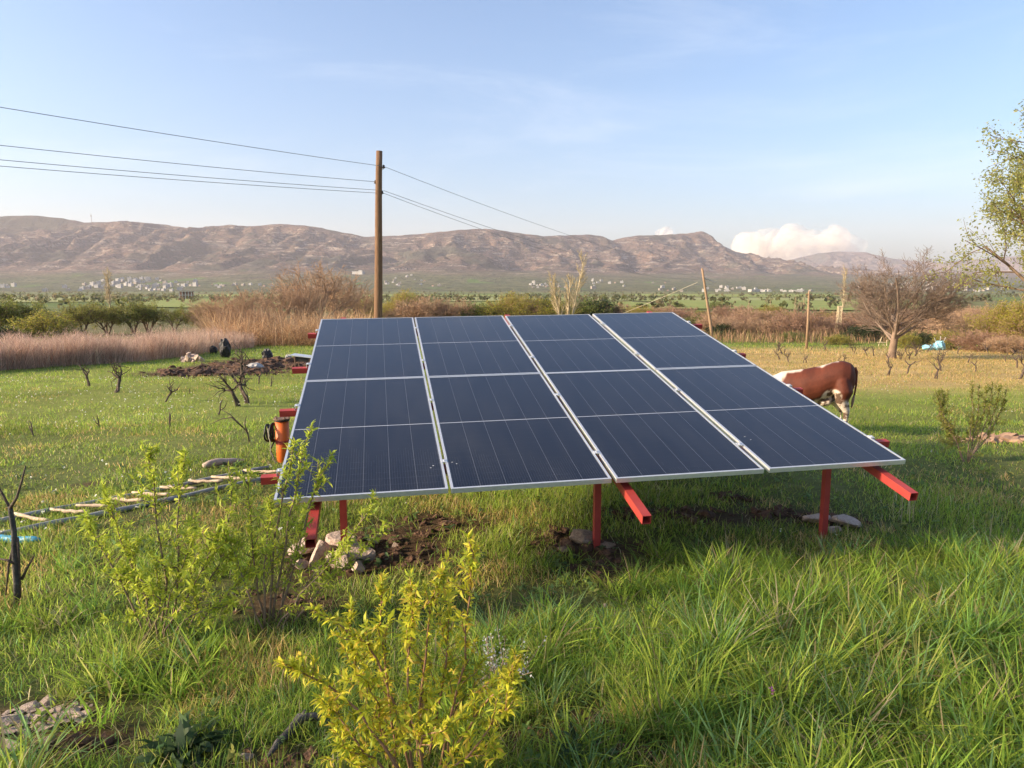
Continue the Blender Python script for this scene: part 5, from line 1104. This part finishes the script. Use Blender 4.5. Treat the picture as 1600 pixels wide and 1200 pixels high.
def shrub(name, label, stems, cols, stemcol, seed, leafL, npm, nleafobj=0, side=5, r0=.009, depth_jit=.12, basept=None, leaf_from=.25, sprig=(.05, .16)):
    """stems: lists of pixel points, the last value the depth (m) of the stem"""
    rs = np.random.default_rng(seed); b0 = basept; o = empty(name, b0); tag(o, label, 'shrub'); LP = []; LD = []
    for si, (pix, Yd) in enumerate(stems):
        pts = []
        for j, (a, c) in enumerate(pix):
            q = at_y(a, c, Yd + depth_jit * (j / max(1, len(pix) - 1)) * rs.uniform(-1, 1)); pts.append(np.array(q) - np.array(b0))
        if len(pix) < 3: pts.insert(1, (pts[0] + pts[1]) / 2 + rs.normal(size=3) * .012)
        pts = np.array(pts); m = 10; tt = np.linspace(0, len(pts) - 1, m); pp = np.stack([np.interp(tt, np.arange(len(pts)), pts[:, k]) for k in range(3)], 1); pp += rs.normal(size=pp.shape) * .005
        gz_ = float(H(b0[0] + pp[0, 0], b0[1] + pp[0, 1])) - b0[2]
        if pp[0, 2] > gz_: pp = np.vstack([[pp[0] * np.array([.75, .75, 0]) + np.array([0, 0, gz_ * 1.0 - .03])], pp])
        Ls = np.linalg.norm(np.diff(pp, axis=0), axis=1).sum(); rr = r0 * min(1.4, .45 + .6 * Ls); mbs = MB(); mbs.tube(pp, np.linspace(rr, rr * .28, len(pp)), 6)
        tw = [(pp, leaf_from)]
        for k in range(int(side * Ls + .5)):
            t = rs.uniform(.2, .92); q = t * (len(pp) - 1); i = int(q); f = q - i; p0 = pp[i] * (1 - f) + pp[i + 1] * f; ax = unit(pp[i + 1] - pp[i])
            dd = unit(ax * .75 + rs.normal(size=3) * .55); L = rs.uniform(*sprig) * (1.5 - t); tp_ = np.array([p0, p0 + dd * L * .5, p0 + unit(dd + [0, 0, .25]) * L]); mbs.tube(tp_, [rr * .4, rr * .3, rr * .15], 4); tw.append((tp_, .15))
        link('stem', mbs.mesh('stem', stemcol, True), o)
        for (pp_, lf) in tw:
            Lw = np.linalg.norm(np.diff(pp_, axis=0), axis=1).sum(); nn = max(5, int(Lw * npm)); t = lf + (1 - lf) * rs.random(nn) ** .75; t[:5] = 1 - .03 * np.arange(5)
            q = np.minimum(t, .9999) * (len(pp_) - 1); i = q.astype(int); f = (q - i)[:, None]; p0 = pp_[i] * (1 - f) + pp_[i + 1] * f; ax = pp_[i + 1] - pp_[i]; ax /= np.linalg.norm(ax, axis=1, keepdims=True) + 1e-9
            d = ax * .55 + rs.normal(size=(nn, 3)) * .62 + np.array([0, 0, .12]); LP.append(p0); LD.append(d)
    P = np.concatenate(LP); D = np.concatenate(LD); n = len(P); D, S, U = leaf_frames(rs, n, D); L = rs.uniform(*leafL, n); W = L * rs.uniform(.19, .28, n); bend = rs.uniform(.05, .45, n); col = palette(rs, n, cols, [4] + [2] * (len(cols) - 1), .12)
    order = np.argsort(-L); sel = order[:nleafobj]; rest = order[nleafobj:]
    V, f1, f2 = leaf_arrays(P[rest], D[rest], S[rest], U[rest], L[rest], W[rest], bend[rest]); k = link('foliage', mesh_np('foliage', V, f1 + f2, M_LEAF, np.repeat(col[rest], 6, 0), True), o); k['kind'] = 'stuff'
    if nleafobj:
        LM = []
        for v in range(8):
            V, f1, f2 = leaf_arrays(np.zeros((1, 3)), np.array([[1., 0, 0]]), np.array([[0, 1., 0]]), np.array([[0, 0, 1.]]), np.ones(1), np.array([.22 + .012 * v]), np.array([.08 + .05 * v])); LM.append(mesh_np('leaf', V, f1 + f2, M_LEAF, np.tile(np.array(cols[v % len(cols)]) * (.85 + .05 * v), (6, 1)), True))
        for j in sel:
            Mx = Matrix(np.stack([D[j], S[j], U[j]], 1).tolist()); x_ = link('leaf', LM[rs.integers(0, 8)], o, P[j], Mx.to_euler(), float(L[j]))
    return o
YG = [(.60, .58, .045), (.50, .54, .045), (.66, .60, .065), (.64, .47, .075), (.40, .46, .05), (.32, .38, .05)]
YG2 = [(.50, .56, .065), (.43, .51, .065), (.56, .58, .08), (.35, .44, .065)]
M_STEMR = mat('reddish_stem', (.20, .10, .055), (.30, .17, .10), 30, .6, .2); M_STEMB = mat('brown_stem', (.17, .115, .08), (.27, .19, .13), 30, .75, .3)
b0 = on_ground(655, 1215)
S1 = [([(660, 1210), (655, 1120), (662, 1050), (667, 960), (690, 905), (692, 895)], 2.62), ([(685, 1215), (700, 1120), (722, 1050), (730, 960), (738, 890), (737, 845)], 2.70), ([(622, 1200), (612, 1120), (600, 1030), (597, 960), (598, 905)], 2.66),
      ([(640, 1200), (625, 1120), (580, 1010), (530, 975), (490, 950)], 2.62), ([(620, 1200), (580, 1130), (520, 1075), (470, 1050), (445, 1040)], 2.50), ([(690, 1210), (720, 1160), (760, 1100), (792, 1060), (812, 1030)], 2.55), ([(650, 1200), (652, 1130), (664, 1060), (640, 985), (636, 925)], 2.75),
      ([(700, 1215), (705, 1110), (735, 1085), (775, 1060), (800, 1040)], 2.72), ([(600, 1205), (560, 1160), (520, 1110), (500, 1090)], 2.52), ([(645, 1205), (640, 1100), (640, 1010), (645, 950), (640, 905)], 2.56), ([(710, 1215), (760, 1140), (790, 1110), (800, 1085)], 2.48),
      ([(665, 1210), (690, 1100), (700, 1020), (702, 950), (700, 920)], 2.80), ([(610, 1210), (600, 1150), (560, 1060), (545, 1000), (550, 940)], 2.74), ([(655, 1215), (660, 1150), (690, 1140), (730, 1120)], 2.45), ([(590, 1210), (560, 1180), (530, 1165)], 2.45), ([(670, 1215), (720, 1190), (770, 1160)], 2.5), ([(640, 1215), (600, 1170), (590, 1100), (560, 1050)], 2.6)]
shrub('leafy_shrub', 'bright yellow green young shrub in the centre foreground', S1, YG, M_STEMR, 3, (.022, .052), 220, 290, side=12, r0=.0070, basept=b0, leaf_from=.18)
b1 = on_ground(245, 985)
S2 = [([(240, 985), (225, 930), (195, 860), (175, 800), (165, 762)], 4.0), ([(252, 975), (262, 900), (242, 800), (236, 730), (233, 700)], 4.05), ([(268, 980), (280, 900), (278, 800), (284, 735), (286, 712)], 4.1), ([(225, 990), (200, 930), (165, 870), (145, 830), (135, 805)], 3.9),
      ([(285, 985), (320, 920), (350, 870), (360, 800), (358, 730)], 4.05), ([(260, 985), (300, 920), (330, 860), (345, 825)], 3.9), ([(300, 985), (350, 935), (390, 890), (400, 850)], 4.1), ([(235, 985), (215, 940), (210, 880), (200, 840)], 4.0), ([(290, 990), (310, 950), (300, 900), (305, 860)], 3.95),
      ([(245, 990), (250, 940), (215, 900), (185, 885)], 3.85), ([(270, 990), (300, 960), (345, 950), (370, 940)], 3.85), ([(255, 990), (265, 930), (290, 870), (310, 830)], 3.95)]
shrub('leafy_shrub', 'loose light green shrub with thin upright shoots at left', S2, YG2, M_STEMB, 4, (.028, .060), 165, 0, side=15, r0=.007, basept=b1, sprig=(.06, .2))
b2 = on_ground(420, 985)
S3 = [([(415, 985), (405, 930), (395, 850), (390, 780), (388, 735)], 4.15), ([(425, 980), (440, 880), (455, 790), (470, 720), (487, 670)], 4.12), ([(430, 985), (455, 900), (480, 800), (500, 745), (520, 708)], 4.15), ([(420, 985), (425, 880), (440, 780), (455, 720), (462, 690)], 4.1),
      ([(440, 985), (490, 900), (540, 850), (570, 810), (586, 772)], 4.05), ([(410, 985), (385, 920), (365, 860), (340, 830)], 4.0), ([(430, 985), (470, 930), (520, 880), (545, 850)], 4.0), ([(435, 985), (450, 900), (470, 830), (478, 790)], 4.2), ([(415, 985), (410, 900), (420, 830), (425, 775)], 4.05), ([(450, 985), (500, 920), (560, 870), (605, 815)], 4.1)]
shrub('leafy_shrub', 'green leafy shrub in front of the lower left panel corner', S3, YG2, M_STEMB, 5, (.026, .056), 150, 0, side=13, r0=.007, basept=b2, sprig=(.05, .15))
b3 = on_ground(1510, 722)
S4 = [([(1505, 722), (1495, 690), (1475 - 2 * k, 650), (1462 + 5 * k, 612 - 2 * (k % 3))], b3.y + .1 * (k % 3)) for k in range(5)] + [([(1512, 722), (1515 + 6 * k, 680), (1520 + 9 * k, 640), (1518 + 11 * k, 598 + 5 * (k % 3))], b3.y + .12 * (k % 4)) for k in range(6)]
shrub('willow_shrub', 'sparse thin stemmed olive shrub at the right beyond the array', S4, [(.26, .27, .05), (.22, .25, .045), (.30, .28, .06)], M_STEMB, 6, (.025, .05), 190, 0, side=12, r0=.007, basept=b3, leaf_from=.4, sprig=(.06, .22))
# dead sapling at the left
b4 = on_ground(27, 948); o = empty('dead_sapling', b4); tag(o, 'dark dead sapling with a forked top at the left edge', 'sapling')
def pl(L, Yd): return [tuple(at_y(a, c, Yd) - b4) for a, c in L]
mb = MB(); mb.tube(pl([(28, 952), (26, 910), (23, 860), (22, 830), (17, 800), (16, 792)], b4.y), [.022, .019, .018, .016, .015, .013], 8); link('trunk', mb.mesh('trunk', M_LOGD, True), o)
for L in ([(16, 794), (26, 778), (34, 752), (40, 728)], [(17, 796), (8, 780), (0, 765), (-6, 752)], [(34, 905), (44, 885), (54, 868)], [(22, 880), (10, 875), (-8, 872)], [(22, 850), (14, 880), (9, 930)], [(27, 840), (30, 880), (33, 945)]):
    mb = MB(); mb.tube(pl(L, b4.y + R.uniform(-.02, .02)), np.linspace(.010, .004, len(L)), 6); link('branch', mb.mesh('branch', M_VINE, True), o)
# bare arching twig near the ladder
g = on_ground(388, 692); o = empty('dead_vine', g); tag(o, 'arching dead vine shoot left of the orange pipe', 'vine')
for L in ([(390, 694), (387, 676), (372, 660), (360, 648), (346, 640)], [(380, 668), (362, 652), (345, 655), (330, 662)], [(387, 678), (382, 662), (385, 650)]):
    mb = MB(); mb.tube([tuple(at_y(a, c, g.y) - g) for a, c in L], np.linspace(.013, .004, len(L)), 6); link('branch', mb.mesh('branch', M_VINE, True), o)
# broad leaved dark plant, whitish weed
def rosette(name, px, py, n, L, cols, label, cat, seed, flat=.5):
    g = on_ground(px, py); rs = np.random.default_rng(seed); D = rs.normal(size=(n, 3)); D[:, 2] = np.abs(D[:, 2]) * flat + .25; Pp = rs.normal(size=(n, 3)) * np.array([.05, .05, .01]) + np.array([0, 0, .03]); D, S, U = leaf_frames(rs, n, D)
    Lv = rs.uniform(.6, 1.2, n) * L; V, f1, f2 = leaf_arrays(Pp, D, S, U, Lv, Lv * .3, rs.uniform(.2, .6, n)); o = empty(name, g); link('leaves', mesh_np('leaves', V, f1 + f2, M_LEAF, np.repeat(palette(rs, n, cols, [1] * len(cols)), 6, 0), True), o); mb = MB(); mb.tube([(0, 0, -.03), (0, 0, .06)], .01, 5); link('stem', mb.mesh('stem', M_STEMB), o); return tag(o, label, cat)
rosette('broadleaf_weed', 290, 1178, 80, .13, [(.045, .085, .035), (.07, .11, .045), (.09, .14, .05)], 'dark green broad leaved plant at the bottom left of centre', 'plant', 2)
rosette('broadleaf_weed', 890, 1190, 40, .09, [(.05, .09, .035), (.08, .12, .045)], 'dark leafy weed right of the yellow shrub at the bottom', 'plant', 4)
g = on_ground(780, 1090); o = empty('flowering_weed', g); tag(o, 'thin stemmed weed with tiny white flowers right of the yellow shrub', 'plant'); rs = np.random.default_rng(8); mb = MB(); tips_ = []
for k in range(34):
    d = unit(np.array([rs.normal() * .45 + .15, rs.normal() * .4, 1])); L = rs.uniform(.12, .36); q = [np.zeros(3) + rs.normal(size=3) * [.08, .05, 0], d * L * .5, d * L + rs.normal(size=3) * .03]; mb.tube(q, [.0025, .002, .0015], 4); tips_ += [q[2] * t + q[1] * (1 - t) for t in rs.random(16)]
link('stems', mb.mesh('stems', M_STEMB), o); V, q, C = quads_leaves(rs, np.array(tips_) + rs.normal(size=(len(tips_), 3)) * .012, .011, [(.62, .63, .62), (.5, .5, .52), (.3, .36, .25)], .9); link('flowers', mesh_np('flowers', V, [q], M_LEAF, C), o)['kind'] = 'stuff'
g = on_ground(1206, 1124); o = empty('pink_flower', g); tag(o, 'tiny pink flower in the lower right grass', 'flower'); mb = MB(); mb.tube([(0, 0, 0), (.005, 0, .07), (0, 0, .14)], .002, 4); link('stem', mb.mesh('stem', M_STEMB), o)
V, q, C = quads_leaves(np.random.default_rng(1), np.random.default_rng(2).normal(size=(10, 3)) * .006 + np.array([0, 0, .145]), .014, [(.6, .2, .5)], .8); link('petals', mesh_np('petals', V, [q], M_LEAF, C), o)

# ------------------------------------------------------------------ cumulus cloud far behind the mountains
M_CLOUD = bpy.data.materials.new('cloud_vapour'); M_CLOUD.use_nodes = True; nt = M_CLOUD.node_tree; pb_ = nt.nodes['Principled BSDF']; pb_.inputs['Base Color'].default_value = (1.0, .93, .82, 1); pb_.inputs['Roughness'].default_value = 1; pb_.inputs['Specular IOR Level'].default_value = 0
tr_ = N(nt, 'ShaderNodeBsdfTranslucent'); tr_.inputs['Color'].default_value = (1.0, .93, .82, 1); mx_ = N(nt, 'ShaderNodeMixShader'); mx_.inputs[0].default_value = .45; nt.links.new(pb_.outputs[0], mx_.inputs[1]); nt.links.new(tr_.outputs[0], mx_.inputs[2]); tp_ = N(nt, 'ShaderNodeBsdfTransparent'); mt_ = N(nt, 'ShaderNodeMixShader'); mt_.inputs[0].default_value = .16; nt.links.new(tp_.outputs[0], mt_.inputs[1]); nt.links.new(mx_.outputs[0], mt_.inputs[2]); nt.links.new(mt_.outputs[0], nt.nodes['Material Output'].inputs['Surface'])
def cloud(px0, px1, py0, py1, Yd, n, seed, label, dens):
    rs = np.random.default_rng(seed); mb = MB(); bm = bmesh.new(); bmesh.ops.create_icosphere(bm, subdivisions=3, radius=1); V0 = np.array([v.co[:] for v in bm.verts]); F0 = np.array([[v.index for v in f.verts] for f in bm.faces]); bm.free()
    for k in range(n):
        t = rs.random(); px = px0 + (px1 - px0) * t; top = py0 + (py1 - py0) * (.14 + .16 * abs(math.sin(t * 7.0)) + .10 * rs.random()) if n > 12 else py0 + (py1 - py0) * .2
        py = top + (py1 - top) * rs.random() ** .9; c = np.array(at_y(px, py, Yd + rs.normal() * 400)); r = Yd / F * rs.uniform(9, 21) * (1 if n > 12 else .45)
        dn = 1 + .55 * fbm(V0[:, 0] * 1.7 + k, V0[:, 2] * 1.7 + V0[:, 1] * 1.3 - k, 4, seed + k, .62); mb.add(V0 * dn[:, None] * r * np.array([1.1, .9, .9]) + c, F0)
    return kind(link('cloud', mb.mesh('cloud', M_CLOUD, True)), 'stuff', label)
cloud(1160, 1325, 347, 440, 19000, 260, 4, 'billowing cream cumulus cloud above the mountain saddle', .008)
cloud(1030, 1046, 358, 372, 19000, 6, 6, 'tiny cloud peeping over the ridge left of the peak', .005)

# ------------------------------------------------------------------ haze
mb = MB(); mb.box((0, 4600, 455), (26000, 14000, 945)); hm = bpy.data.materials.new('haze'); hm.use_nodes = True; nt = hm.node_tree; nt.nodes.remove(nt.nodes['Principled BSDF'])
v = N(nt, 'ShaderNodeVolumePrincipled'); v.inputs['Density'].default_value = 5.5e-5; v.inputs['Color'].default_value = (.96, .90, .97, 1); v.inputs['Anisotropy'].default_value = .1
nt.links.new(v.outputs[0], nt.nodes['Material Output'].inputs['Volume'])
kind(link('haze', mb.mesh('haze', hm)), 'stuff', 'thin evening haze over the valley')
